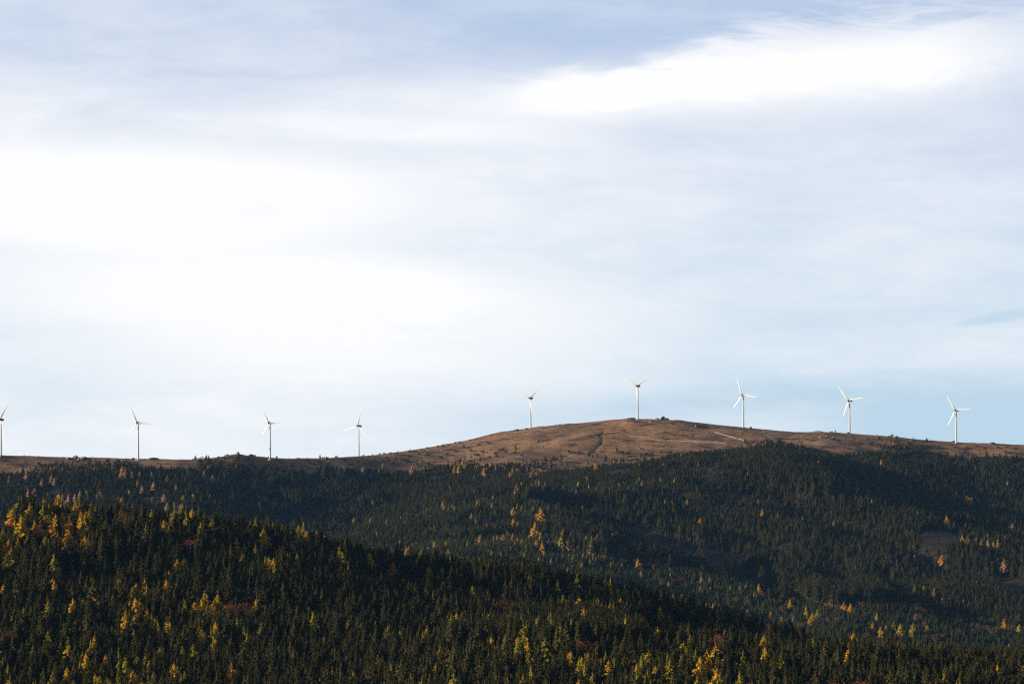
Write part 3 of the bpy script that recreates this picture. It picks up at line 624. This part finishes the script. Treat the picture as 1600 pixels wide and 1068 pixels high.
# keep a little air round the picked trees so they are not swallowed
picked = [(t['x'], t['d'], t['h']) for t in far_l + fg_l + fg_b + far_b]
alive = np.ones(len(TX), bool)
cell = {}
for n_, (a_, b_) in enumerate(zip((TX // 20).astype(int), (TD // 20).astype(int))): cell.setdefault((a_, b_), []).append(n_)
for x, d, hm in picked:
    for a_ in range(-1, 2):
        for b_ in range(-1, 2):
            for n_ in cell.get((int(x // 20) + a_, int(d // 20) + b_), ()):
                dx, dd = TX[n_] - x, d - TD[n_]
                if dx * dx + dd * dd < (.2 * hm) ** 2 or (abs(dx) < .25 * hm and 0 < dd < 2.4 * hm and TH[n_] > hm * .35): alive[n_] = False

# individuals: the spruces that show largest
vis_h = np.minimum(TY, 1068) - (TY - TH * F / TD)
score = np.where(spr & alive & (TU > 4) & (TU < 1596), np.where(TY - TH * F / TD < 1050, vis_h, 0), 0)
srt = np.argsort(-score); tl = [n_ for n_ in srt[:3000] if ist[n_]][:60]; top_spr = set(tl + [n_ for n_ in srt[:3000] if not ist[n_]][:300 - len(tl)])
ind_mask = np.zeros(len(TX), bool); ind_mask[list(top_spr)] = True

ORD = ['first', 'second', 'third', 'fourth', 'fifth', 'sixth', 'seventh', 'eighth', 'ninth', 'tenth', 'eleventh', 'twelfth', 'thirteenth', 'fourteenth', 'fifteenth', 'sixteenth', 'seventeenth', 'eighteenth', 'nineteenth', 'twentieth']
CN = ['one', 'two', 'three', 'four', 'five', 'six', 'seven', 'eight', 'nine', 'ten', 'eleven', 'twelve', 'thirteen', 'fourteen', 'fifteen', 'sixteen', 'seventeen', 'eighteen', 'nineteen', 'twenty']
TURB_U = [1, 216, 422, 560, 829, 997, 1161, 1327, 1494]
def column_name(u):
    d = [abs(u - t) for t in TURB_U]; k = int(np.argmin(d))
    if d[k] < 34: return 'below ' + ORD[k] + ' turbine'
    k = int(np.searchsorted(TURB_U, u))
    if k >= 9: return 'right of ninth turbine'
    return 'left of ' + ORD[k] + ' turbine' if u > (TURB_U[k - 1] + TURB_U[k]) / 2 else 'right of ' + ORD[k - 1] + ' turbine'
def zone_name(t):
    y = t['top'] + t['h'] * F / t['d']
    if t['d'] > 3500:
        if t['d'] > 5000 and y < 760: return 'at far tree line' if y < 748 else 'just under far tree line'
        return 'high on far wooded slope' if y < 800 else ('halfway down far slope' if y < 868 else ('low on far slope' if y < 925 else 'at foot of far slope'))
    if y < 890: return 'on near wood crest'
    if y >= 1068: return 'cut by bottom edge' if y < 1084 else 'tip rising from bottom edge'
    return 'in upper near wood' if y < 950 else ('in middle near wood' if y < 1000 else ('in lower near wood' if y < 1040 else ('in lowest near wood' if y < 1068 else 'cut by bottom edge')))
LOOK = {('larch', 'g'): 'golden larch', ('larch', 'o'): 'orange larch', ('larch', 'y'): 'olive yellow larch', ('larch', 'p'): 'pale tan larch', ('beech', 'b'): 'brown beech', ('beech', 'r'): 'reddish beech', ('spruce', 's'): 'dark green spruce'}
def label_all(ts, nounf):
    cells = {}
    for t in ts: cells.setdefault((nounf(t), zone_name(t), column_name(t['u'])), []).append(t)
    for (noun, z, c), lst in cells.items():
        lst.sort(key=lambda t: t['u']); n = len(lst)
        for k, t in enumerate(lst):
            if n == 1: o_ = 'only one'
            elif n == 2: o_ = ('left' if k == 0 else 'right') + ' of the pair'
            elif k == 0: o_ = 'leftmost of ' + CN[min(n, 20) - 1]
            elif k == n - 1: o_ = 'rightmost of ' + CN[min(n, 20) - 1]
            else: o_ = ORD[min(k, 19)] + ' from left'
            t['label'] = f'{noun} {z} {c}, {o_}'
all_l = fg_l + far_l
for t in all_l: t['pw'] = t['h'] * F / t['d']
all_l.sort(key=lambda t: -t['pw']); rest_l = all_l[300:]; all_l = all_l[:300]
all_b = fg_b + far_b
label_all(all_l, lambda t: LOOK['larch', t['c']]); label_all(all_b, lambda t: LOOK['beech', t['c']])
PARTS_PX = 17
def plant(t, sets, sets1, name, cat, group):
    k = random.randrange(len(sets)); w = t['h'] * random.uniform(.9, 1.25) * (1 if t['kind'] == 'spruce' else (1.3 if t['d'] < 3500 else 1.2)); rz = random.uniform(0, 6.28)
    if t['h'] * F / t['d'] > PARTS_PX:
        r = bpy.data.objects.new(name, None); r.empty_display_size = 1; COL.objects.link(r)
        for nm, m_ in (('crown', sets[k][0]), ('trunk', sets[k][1])): link(nm, m_, r)
    else: r = link(name, sets1[k])
    r.location = (t['x'], t['d'], t['z'] - .2); r.rotation_euler = (0, 0, rz); r.scale = (w, w, t['h'])
    tag(r, t['label'], cat, group); return r
for t in all_l: plant(t, me_lar[t['c']], me_lar1[t['c']], 'larch_tree', 'larch', 'autumn larches among the dark spruces')
for t in all_b: plant(t, me_bee[t['c']], me_bee1[t['c']], 'beech_tree', 'beech', 'rusty beeches in the conifer wood')
sp_i = []
for n_ in top_spr:
    sp_i.append(dict(x=TX[n_], d=TD[n_], z=TZ[n_], h=TH[n_], c='s', kind='spruce', u=TU[n_], top=TY[n_] - TH[n_] * F / TD[n_], tall=bool(ist[n_])))
label_all(sp_i, lambda t: 'tall bare-stemmed spruce' if t['tall'] else 'dark green spruce')
for t in sp_i: plant(t, me_tal if t['tall'] else me_spr, me_spr1, 'spruce_tree', 'spruce', 'dark spruces of the near wood')

# the mass of the forest
keep = alive & ~ind_mask
def P_(mk): return np.stack([TX[mk], TD[mk], TZ[mk] - .2], -1)
def Wf(n): return rng.uniform(.85, 1.25, n)
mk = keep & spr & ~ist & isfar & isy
scatter('young_spruce_plantation', 'young spruce plantations in strips on the middle slope, needles tinted lighter as if sunlit', [(c, t, 0, 1) for c, t in SPR], P_(mk), TH[mk], Wf(mk.sum()) * 1.15, [M_YSP_SUNLIT, M_BARK])
mk = keep & spr & ~ist & isfar & ~isy
far_n = mk.sum(); wf = Wf(far_n)
scatter('spruce_forest', 'dark green spruce forest covering the far slopes', [(c, t, 0, 1) for c, t in SPR], P_(mk), TH[mk], wf * 1.08, [M_SPR, M_BARK])
mk = keep & spr & ~ist & ~isfar
scatter('near_spruce_forest', 'dense dark spruce wood on the near hill', [(c, t, 0, 1) for c, t in SPR], P_(mk), TH[mk], Wf(mk.sum()), [M_SPR, M_BARK])
mk = keep & spr & ist
scatter('tall_spruce_forest', 'tall spruce stands with bare grey stems at clearing edges', [(c, t, 0, 1) for c, t in TAL], P_(mk), TH[mk], Wf(mk.sum()) * 1.15, [M_SPR, M_BARKG])
mk = keep & mass_l
LC = list(M_LAR); Hl = TH[mk] * np.where(isy[mk], 1.15, 1)
pts = P_(mk)
if rest_l:
    pts = np.concatenate([pts, np.array([[t['x'], t['d'], t['z'] - .2] for t in rest_l])]); Hl = np.concatenate([Hl, [t['h'] for t in rest_l]])
scatter('larch_forest', 'yellowing young larches sprinkled thinly through the woods', [(c, t, (0, 0, 0, 1, 2)[i], 3) for i, (c, t) in enumerate(LAR)], pts, Hl, Wf(len(pts)), [M_LAR['y'], M_LAR['g'], M_LAR['p'], M_BARK],
        4 - np.where(pts[:, 1] > 3500, np.where(rng.random(len(pts)) < .45, 4, rng.integers(0, 4, len(pts))), rng.integers(0, 4, len(pts))))
mk = keep & mass_b
scatter('beech_forest', 'reddish brown broadleaf trees sprinkled through the conifer wood', [(c, t, i % 2, 2) for i, (c, t) in enumerate(BEE + BEE[:1])], P_(mk), TH[mk] * .8, Wf(mk.sum()), [M_BEE['b'], M_BEE['r'], M_BARKG])
mk = keep & dwarf
scatter('dwarf_pine_scrub', 'low dark dwarf pine scrub dotting the brown moor', [(c, t, 0, 1) for c, t in DPI], P_(mk), TH[mk] * .6, Wf(mk.sum()), [M_DPI, M_BARK])
print('TREES', len(TX), 'far', far_n, 'larch', len(fg_l), len(far_l), 'beech', len(all_b), 'mass larch', int(mass_l.sum()), 'dwarf', int(dwarf.sum()))

# ------------------------------------------------------------------ bushes silhouetted on the skyline and spotted on the moor
bush_px = """38,712,2.5 60,713,2 82,714.5,2 128,717,2.5 160,716,3 302,717.5,3 311,717,3 328,718,3 355,711.5,3 392,711.5,4 398,712,3 433,715.5,4 466,716.5,3 480,716.5,3 505,716,4 511,717,3 526,715,4 568,712,3 575,712,2.5 582,711,3
593,710,4 600,709.5,4 610,709,4 618,708,3 640,706,4 647,706,4 660,703,3 668,700.5,4 685,698,4 692,697,4 702,696,3.5 712,693,4 718,692,4 735,688,3.5 745,686,3 767,680,3 805,673.5,3.5 823,670.5,3 875,663.5,2.5 1173,669.5,3 1418,687,3 1445,688.5,3
724,699,5 748,697,5 762,693,5 780,703,4 712,706,4 735,705,5 700,711,5 668,712,5 655,710,4 640,714,4 625,716,4 690,716,5 745,712,5 775,710,5 790,708,5 720,720,5 765,716,5 815,712,4 888,706,4.5 893,708,5 899,709,5 905,709,5 912,710,4
963,709,5 968,709,6 975,709,6 983,709,5 1003,711,5 1010,711,5 1018,711,5 1034,708,5 1047,709,6 1085,710,6 1090,712,5 1102,704,4 1095,697,3 1082,698,3 1262,687,3.5 1270,685,3 1290,684,3 1302,685,3 1312,690,4 1328,691,4 1345,693,4 1362,695,4 1380,697,4 1395,699,4
1410,700,4 1425,701,4 1440,697,4 1455,698,4 1468,700,4 1480,702,4 1492,699,3 1510,700,4 1525,698,4 1540,701,4 1560,700,4 1575,700,4 1588,702,4 700,722,4 560,722,4 578,724,5 585,722,5 592,725,5 600,722,5 608,720,4 615,724,4 540,720,4 498,722,4
35,729,4 60,726,5 72,727,4 80,727,4 88,727,4 95,727,4 58,735,4 125,731,4 168,719,3 172,718,3"""
bush = []
for w in bush_px.split():
    x, y, hp = map(float, w.split(',')); g = ground_seen(x, y + .6, 13.5)
    bush.append(dict(x=g[0], d=g[1], z=g[2], h=hp * g[1] / F * 1.1, u=x, top=y - hp, kind='bush', c='d'))
def bz(t):
    sky_y = float(pl(SKYL, t['u'])); y = HOR - t['z'] * F / t['d']
    return 'on skyline' if y - sky_y < 4 else ('high on brown moor' if y - sky_y < 25 else 'at lower moor edge')
zn = zone_name; zone_name = bz
label_all(bush, lambda t: 'dark dwarf pine bush'); zone_name = zn
for t in bush:
    r = link('dwarf_pine_bush', random.choice(me_dpi1)); w = t['h'] * random.uniform(.8, 1.2)
    r.location = (t['x'], t['d'], t['z'] - .3); r.rotation_euler = (0, 0, random.uniform(0, 6)); r.scale = (w, w, t['h']); tag(r, t['label'], 'pine bush', 'dwarf pine bushes on the moor')

# ------------------------------------------------------------------ wind turbines
M_WHITE = flat_mat('turbine_white', (.70, .70, .68), .45, .4, .02)
M_NAC = flat_mat('nacelle_dark', (.035, .037, .042), .5, .4, .1)
M_CONC = flat_mat('concrete', (.34, .33, .31), .9, .2, .15)
M_KIOSK = flat_mat('kiosk_green', (.03, .04, .034), .8, .2, .15)
M_DOOR = flat_mat('kiosk_door', (.07, .075, .07), .6, .3, .1)
def loft(rings, close=True):
    V, Fs = [], []; n = len(rings[0])
    for r in rings: V += r
    for j in range(len(rings) - 1):
        for k in range(n): Fs.append((j * n + k, j * n + (k + 1) % n, (j + 1) * n + (k + 1) % n, (j + 1) * n + k))
    Fs.append(tuple(range(n - 1, -1, -1))); Fs.append(tuple((len(rings) - 1) * n + k for k in range(n)))
    return V, Fs
def circ(r, z, n=24, ax='z', off=(0, 0)):
    out = []
    for k in range(n):
        t = 6.28318 * k / n; a, b = r * math.cos(t) + off[0], r * math.sin(t) + off[1]
        out.append(Vector((a, b, z)) if ax == 'z' else Vector((a, z, b)))
    return out
HUBH = 60.0
tv, tf = loft([circ(r, z) for r, z in ((1.7, -2), (1.7, 0), (1.6, 8), (1.45, 20), (1.28, 34), (1.12, 48), (.95, 58.3))])
M_TOW = flat_mat('tower_paint', (.58, .58, .565), .5, .35, .06)
me_tower = mesh_from('tower', tv, tf, [M_TOW], smooth=True)
fv, ff = loft([circ(5, -3), circ(5, .15), circ(4.6, .35)]); me_found = mesh_from('foundation', fv, ff, [M_CONC])
def rbox(cx, cz, w, hgt, y, n=16, p=4.0):
    out = []
    for k in range(n):
        t = 6.28318 * (k + .5) / n; c, s = math.cos(t), math.sin(t)
        out.append(Vector((cx + w / 2 * math.copysign(abs(c) ** (2 / p), c), y, cz + hgt / 2 * math.copysign(abs(s) ** (2 / p), s))))
    return out
# nacelle along y, rotor at -y
nv, nf = loft([rbox(0, 0, 2.6, 2.6, -3.0), rbox(0, .05, 3.5, 3.4, -2.3), rbox(0, .15, 3.9, 3.9, 0), rbox(0, .2, 3.8, 3.8, 5.5), rbox(0, .25, 3.0, 3.0, 8.6), rbox(0, .4, 2.0, 1.6, 9.6)])
me_nac = mesh_from('nacelle', nv, nf, [M_NAC], smooth=False)
hv, hf = loft([circ(.2, -6.0, 20, 'y'), circ(1.1, -5.8, 20, 'y'), circ(1.8, -5.1, 20, 'y'), circ(2.0, -4.2, 20, 'y'), circ(1.8, -3.1, 20, 'y')])
me_hub = mesh_from('hub', hv, hf, [M_NAC], smooth=True)
RB = 31.0
def blade_mesh():
    rings = []
    for f, ch, th, tw in ((.035, 1.5, 1.3, 30), (.09, 1.7, 1.2, 28), (.20, 3.0, .75, 20), (.35, 2.7, .55, 14), (.55, 2.1, .38, 9), (.75, 1.6, .25, 5), (.92, 1.1, .15, 2), (.985, .75, .08, 0), (1.0, .25, .04, 0)):
        r = []; t = math.radians(tw)
        for k in range(12):
            a = 6.28318 * k / 12; x = 1.05 * ch * (.5 * math.cos(a) - .12 * (f > .1)); y = th * .5 * math.sin(a) * (1 - .35 * math.cos(a))
            r.append(Vector((x * math.cos(t) - y * math.sin(t), x * math.sin(t) + y * math.cos(t), f * RB)))
        rings.append(r)
    return loft(rings)
bv, bf = blade_mesh(); me_blade = mesh_from('blade', bv, bf, [M_WHITE], smooth=True)
BL = {'n': M_WHITE}
# (foot x, foot y, distance, hub row, yaw deg (positive turns the rotor to the left), first blade angle clockwise from up seen from camera)
TURB = [(1.5, 711, 5330, 655, 18, 31), (216, 717.5, 5370, 660, 20, -24), (422, 716, 5420, 660, 26, -28), (560.5, 713, 5900, 665, 28, 15), (829, 669.5, 6000, 621.5, 24, 50),
        (996.5, 654.5, 5850, 602.5, 26, 58), (1161.5, 667.5, 5870, 617, 34, -20), (1327.5, 677.5, 5830, 625.5, 34, -38), (1494, 691.5, 5790, 640.5, 32, -31)]
TL = ['white wind turbine cut by left edge, one dark-shaded blade pointing down', 'white wind turbine standing just right of the rocky knob at far left', 'white wind turbine at the right foot of the small grassy mound',
      'white wind turbine where the moor starts rising, blade reaching left', 'white wind turbine on the left shoulder of the brown summit', 'white wind turbine on the very top of the brown summit between two knolls',
      'white wind turbine above the short pale wall right of the summit', 'white wind turbine second from right, upper right blade raised slightly', 'rightmost white wind turbine above the last stretch of moor']
def make_turbine(n_, fx, fy, D, hy, yaw, ang):
    x = (fx - 800) / F * D; j = colidx(fx); zc = np.interp(D, GD[:, j], GZ[:, j]); foot = (HOR - fy) * D / F
    root = bpy.data.objects.new('wind_turbine', None); COL.objects.link(root)
    z = foot; hub_h = (fy - hy) * D / F
    root.location = (x, D, z - .3); tag(root, TL[n_], 'wind turbine', 'white wind turbines along the ridge')
    base = abs(min(0, zc - foot))
    o = link('tower', me_tower, root); o.scale = (1, 1, hub_h / HUBH)
    if zc < foot - 1: pass
    link('foundation', me_found, root)
    R = Matrix.Rotation(math.radians(-yaw), 4, 'Z')
    nc_ = link('nacelle', me_nac, root); nc_.matrix_local = Matrix.Translation((0, 0, hub_h)) @ R
    hb = link('hub', me_hub, root); hb.matrix_local = Matrix.Translation((0, 0, hub_h)) @ R
    for k in range(3):
        a = math.radians(ang + 120 * k)
        bl = link('blade', me_blade, root); bl.matrix_local = Matrix.Translation((0, 0, hub_h)) @ R @ Matrix.Translation((0, -4.4, 0)) @ Matrix.Rotation(a, 4, 'Y')
    return x, D, z
tb = [make_turbine(n_, *t) for n_, t in enumerate(TURB)]
# transformer kiosks beside some towers
def box(V, Fs, x0, x1, y0, y1, z0, z1):
    b = len(V); V += [Vector((x, y, z)) for z in (z0, z1) for y in (y0, y1) for x in (x0, x1)]
    Fs += [(b, b + 2, b + 3, b + 1), (b + 4, b + 5, b + 7, b + 6), (b, b + 1, b + 5, b + 4), (b + 2, b + 6, b + 7, b + 3), (b, b + 4, b + 6, b + 2), (b + 1, b + 3, b + 7, b + 5)]
KL = {(1490, 690.5): 'small dark transformer kiosk left of the rightmost turbine foot', (1325.5, 677): 'small dark transformer kiosk beside foot of second turbine from right',
      (208.5, 717): 'small dark transformer kiosk left of second turbine from left', (1173, 669): 'small dark transformer kiosk right of turbine beyond the pale wall', (420.5, 715.5): 'small dark transformer kiosk against foot of turbine by the grassy mound'}
for (kx, ky), lb in KL.items():
    g = ground_seen(kx, ky + .3, 13.5)
    r = bpy.data.objects.new('transformer_kiosk', None); COL.objects.link(r); r.location = (g[0], g[1] - 2, g[2] - .3); tag(r, lb, 'kiosk', 'transformer kiosks at the turbine feet')
    V, Fs = [], []; box(V, Fs, -1.7, 1.7, -1.4, 1.4, -1.5, 2.7); link('body', mesh_from('kiosk_body', V, Fs, [M_KIOSK]), r)
    V, Fs = [], []; b = 0
    V += [Vector(p) for p in ((-2, -1.7, 2.7), (2, -1.7, 2.7), (2, 1.7, 2.7), (-2, 1.7, 2.7), (-2, 0, 3.4), (2, 0, 3.4))]
    Fs += [(0, 1, 5, 4), (3, 4, 5, 2), (0, 4, 3), (1, 2, 5), (0, 3, 2, 1)]; link('roof', mesh_from('kiosk_roof', V, Fs, [M_KIOSK]), r)
    V, Fs = [], []; box(V, Fs, -.6, .6, -1.47, -1.4, 0, 2.1); link('door', mesh_from('kiosk_door', V, Fs, [M_DOOR]), r)

# ------------------------------------------------------------------ rocks
M_ROCK = flat_mat('granite', (.20, .175, .155), .9, .2, .35); M_PALE = flat_mat('pale_granite', (.36, .33, .30), .9, .2, .2)
def rock_mesh(seed, m_):
    r = random.Random(seed); import bmesh
    bm = bmesh.new(); bmesh.ops.create_icosphere(bm, subdivisions=3, radius=1)
    pl3 = [(Vector((r.gauss(0, 1), r.gauss(0, 1), r.gauss(0, .8))).normalized(), r.uniform(.55, .85)) for _ in range(9)]
    for v in bm.verts:
        for n_, d in pl3:
            q = v.co.dot(n_)
            if q > d: v.co -= n_ * (q - d) * .9
        v.co *= 1 + r.uniform(-.02, .02)
    me = bpy.data.meshes.new('rock'); bm.to_mesh(me); bm.free(); me.materials.append(m_); return me
rm = [rock_mesh(k, M_ROCK) for k in range(5)]; rp = [rock_mesh(k + 9, M_PALE) for k in range(3)]
def rock(px, py, w, hgt, label, pale=False, dep=None, nm='boulder'):
    g = ground_seen(px, py, 13.5); k = F / g[1]
    r = link(nm, random.choice(rp if pale else rm)); r.location = (g[0], g[1] - .2, g[2] + .2)
    r.scale = (w / k / 1.6, (dep or w) / k / 1.6, hgt / k / .8); r.rotation_euler = (0, 0, random.uniform(-.5, .5)); tag(r, label, 'rock', 'granite rocks along the ridge')
rock(1035.5, 655.3, 9, 4.2, 'large grey granite tor on the summit right of the turbine', nm='rock_outcrop')
rock(1041, 655.8, 8, 2.6, 'low grey granite shoulder sloping right from the summit tor', nm='rock_outcrop')
rock(1027, 655.5, 6, 2.2, 'small grey rock just left of the summit tor', nm='rock_outcrop')
rock(1016, 659.5, 2.5, 1.8, 'tiny pale boulder below the summit between turbine and tor', True)
rock(1087, 665.5, 2.6, 1.2, 'tiny pale boulder on the moor right of the summit tor', True)
rock(986, 653.8, 13, 1.1, 'low brown rock knoll just left of the summit turbine', nm='rock_outcrop')
rock(808, 672.8, 6, 2.4, 'dark rounded rock on skyline left of the shoulder turbine')
rock(822, 670.4, 5, 1.8, 'smaller dark rock touching the foot of the shoulder turbine')
rock(118, 716.6, 10, 4.0, 'rugged dark rock knob on the left skyline', nm='rock_outcrop')
rock(123, 718, 3, 2.6, 'pale boulder on the face of the left rock knob', True)
rock(131, 717, 12, 3.2, 'dark rock shoulder right of the left rock knob', nm='rock_outcrop')
rock(107, 717, 8, 2.6, 'dark rock shoulder left of the left rock knob', nm='rock_outcrop')
rock(354, 714.8, 3, 2.5, 'pale boulder on left flank of the small grassy mound', True)
rock(355, 711.8, 5, 2.2, 'dark rock on left brow of the small grassy mound')
rock(393, 712.0, 7, 2.2, 'dark rock on right brow of the small grassy mound')
rock(240, 716.4, 16, 2.6, 'long low reddish rock ledge right of second turbine', nm='rock_outcrop')
rock(1550, 693.0, 9, 2.0, 'low rock hump on skyline right of last turbine', nm='rock_outcrop')
rock(1278, 675.2, 14, 2.0, 'long low rock ledge on skyline left of second turbine from right', nm='rock_outcrop')
rock(1370, 681, 3, 1.6, 'single dark boulder on skyline between the last two turbines')
for n_, (x, y) in enumerate([(1266, 687), (1281, 683), (1291, 682), (1301, 684)]):
    rock(x, y, 2.2, 1.6, f'pale boulder on moor under second turbine from right, {["leftmost", "second from left", "third from left", "rightmost"][n_]} of four', True)
rock(1204, 690, 5, 3, 'pale rock at the forest edge below right of pale wall', True)
rock(883, 771, 2.2, 4, 'small pale rock in a gap of the far forest', True); rock(826, 769, 4, 2, 'low pale rock beside the stems on the far forest brow', True)

# ------------------------------------------------------------------ tracks
M_TRACK = flat_mat('track_gravel', (.50, .40, .31), .95, .1, .2); M_WALL = flat_mat('dry_stone', (.62, .55, .47), .95, .1, .2)
def ribbon(name, pts, wid, m_, label, lift=.35):
    P = []
    for (xa, ya), (xb, yb) in zip(pts[:-1], pts[1:]):
        n_ = max(2, int(abs(xb - xa) / 2))
        for t in np.arange(n_) / n_: P.append((xa + (xb - xa) * t, ya + (yb - ya) * t))
    P.append(pts[-1]); V, Fs = [], []
    for k, (x, y) in enumerate(P):
        g = ground_seen(x, y + random.uniform(-.12, .12), 13.5); w = wid * random.uniform(.7, 1.25)
        g2 = ground_seen(x, y - w * .5, 13.5); g3 = ground_seen(x, y + w * .5, 13.5)
        V += [Vector((g3[0], g3[1], g3[2] + lift)), Vector((g2[0], g2[1], g2[2] + lift))]
        if k: b = 2 * k; Fs.append((b - 2, b, b + 1, b - 1))
    o = link(name, mesh_from(name, V, Fs, [m_])); return tag(o, label, None, None, 'structure')
ribbon('path', [(984, 681), (992, 681.8), (1006, 682.6), (1014, 684.5), (1024, 687), (1034, 688), (1058, 688.6), (1080, 689.6), (1098, 691), (1118, 691), (1134, 692.6)], 1.0, M_TRACK, 'pale gravel path across the brown moor')
ribbon('path', [(1190, 668), (1197, 678), (1204, 684), (1210, 688)], 1.1, M_TRACK, 'short pale track scar on the moor above the forest edge')
ribbon('path', [(960, 829.5), (975, 830.5), (990, 832), (1005, 835)], 1.0, M_TRACK, 'forest road along the top of the dark clearing')
def stone_wall(pts):
    r = bpy.data.objects.new('dry_stone_wall', None); COL.objects.link(r); V, Fs = [], []; first = None
    for k in range(46):
        t = k / 45; x = pts[0][0] + (pts[1][0] - pts[0][0]) * t; y = pts[0][1] + (pts[1][1] - pts[0][1]) * t
        if .74 < t < .80: continue
        g = ground_seen(x, y, 13.5); s = random.uniform(.7, 1.05)
        if first is None: first = g; r.location = (g[0], g[1], g[2])
        b = len(V); box(V, Fs, g[0] - first[0] - .62, g[0] - first[0] + .62, g[1] - first[1] - .6, g[1] - first[1] + .6, g[2] - first[2] - 1, g[2] - first[2] + 1.25 * s)
        for i in range(b, len(V)): V[i] += Vector((random.uniform(-.12, .12), random.uniform(-.2, .2), random.uniform(-.15, .15)))
    link('stonework', mesh_from('stonework', V, Fs, [M_WALL]), r); tag(r, 'short pale dry stone wall on the moor right of the summit', 'wall')
stone_wall([(1117.5, 675.5), (1163, 688)])

# ------------------------------------------------------------------ air
hb = bpy.data.meshes.new('haze'); V, Fs = [], []; box(V, Fs, -9000, 9000, -300, 31000, -260, 620)
hz = link('haze', mesh_from('haze', V, Fs, [])); 
mt, N, L = mat('haze_air'); v = N('ShaderNodeVolumePrincipled'); v.inputs['Color'].default_value = (.27, .56, 1, 1); v.inputs['Density'].default_value = 9e-6; v.inputs['Anisotropy'].default_value = .0
o = N('ShaderNodeOutputMaterial'); L(v.outputs[0], o.inputs['Volume']); hz.data.materials.append(mt)
tag(hz, 'thin bluish autumn haze between the viewer and the hills', 'haze', None, 'stuff')
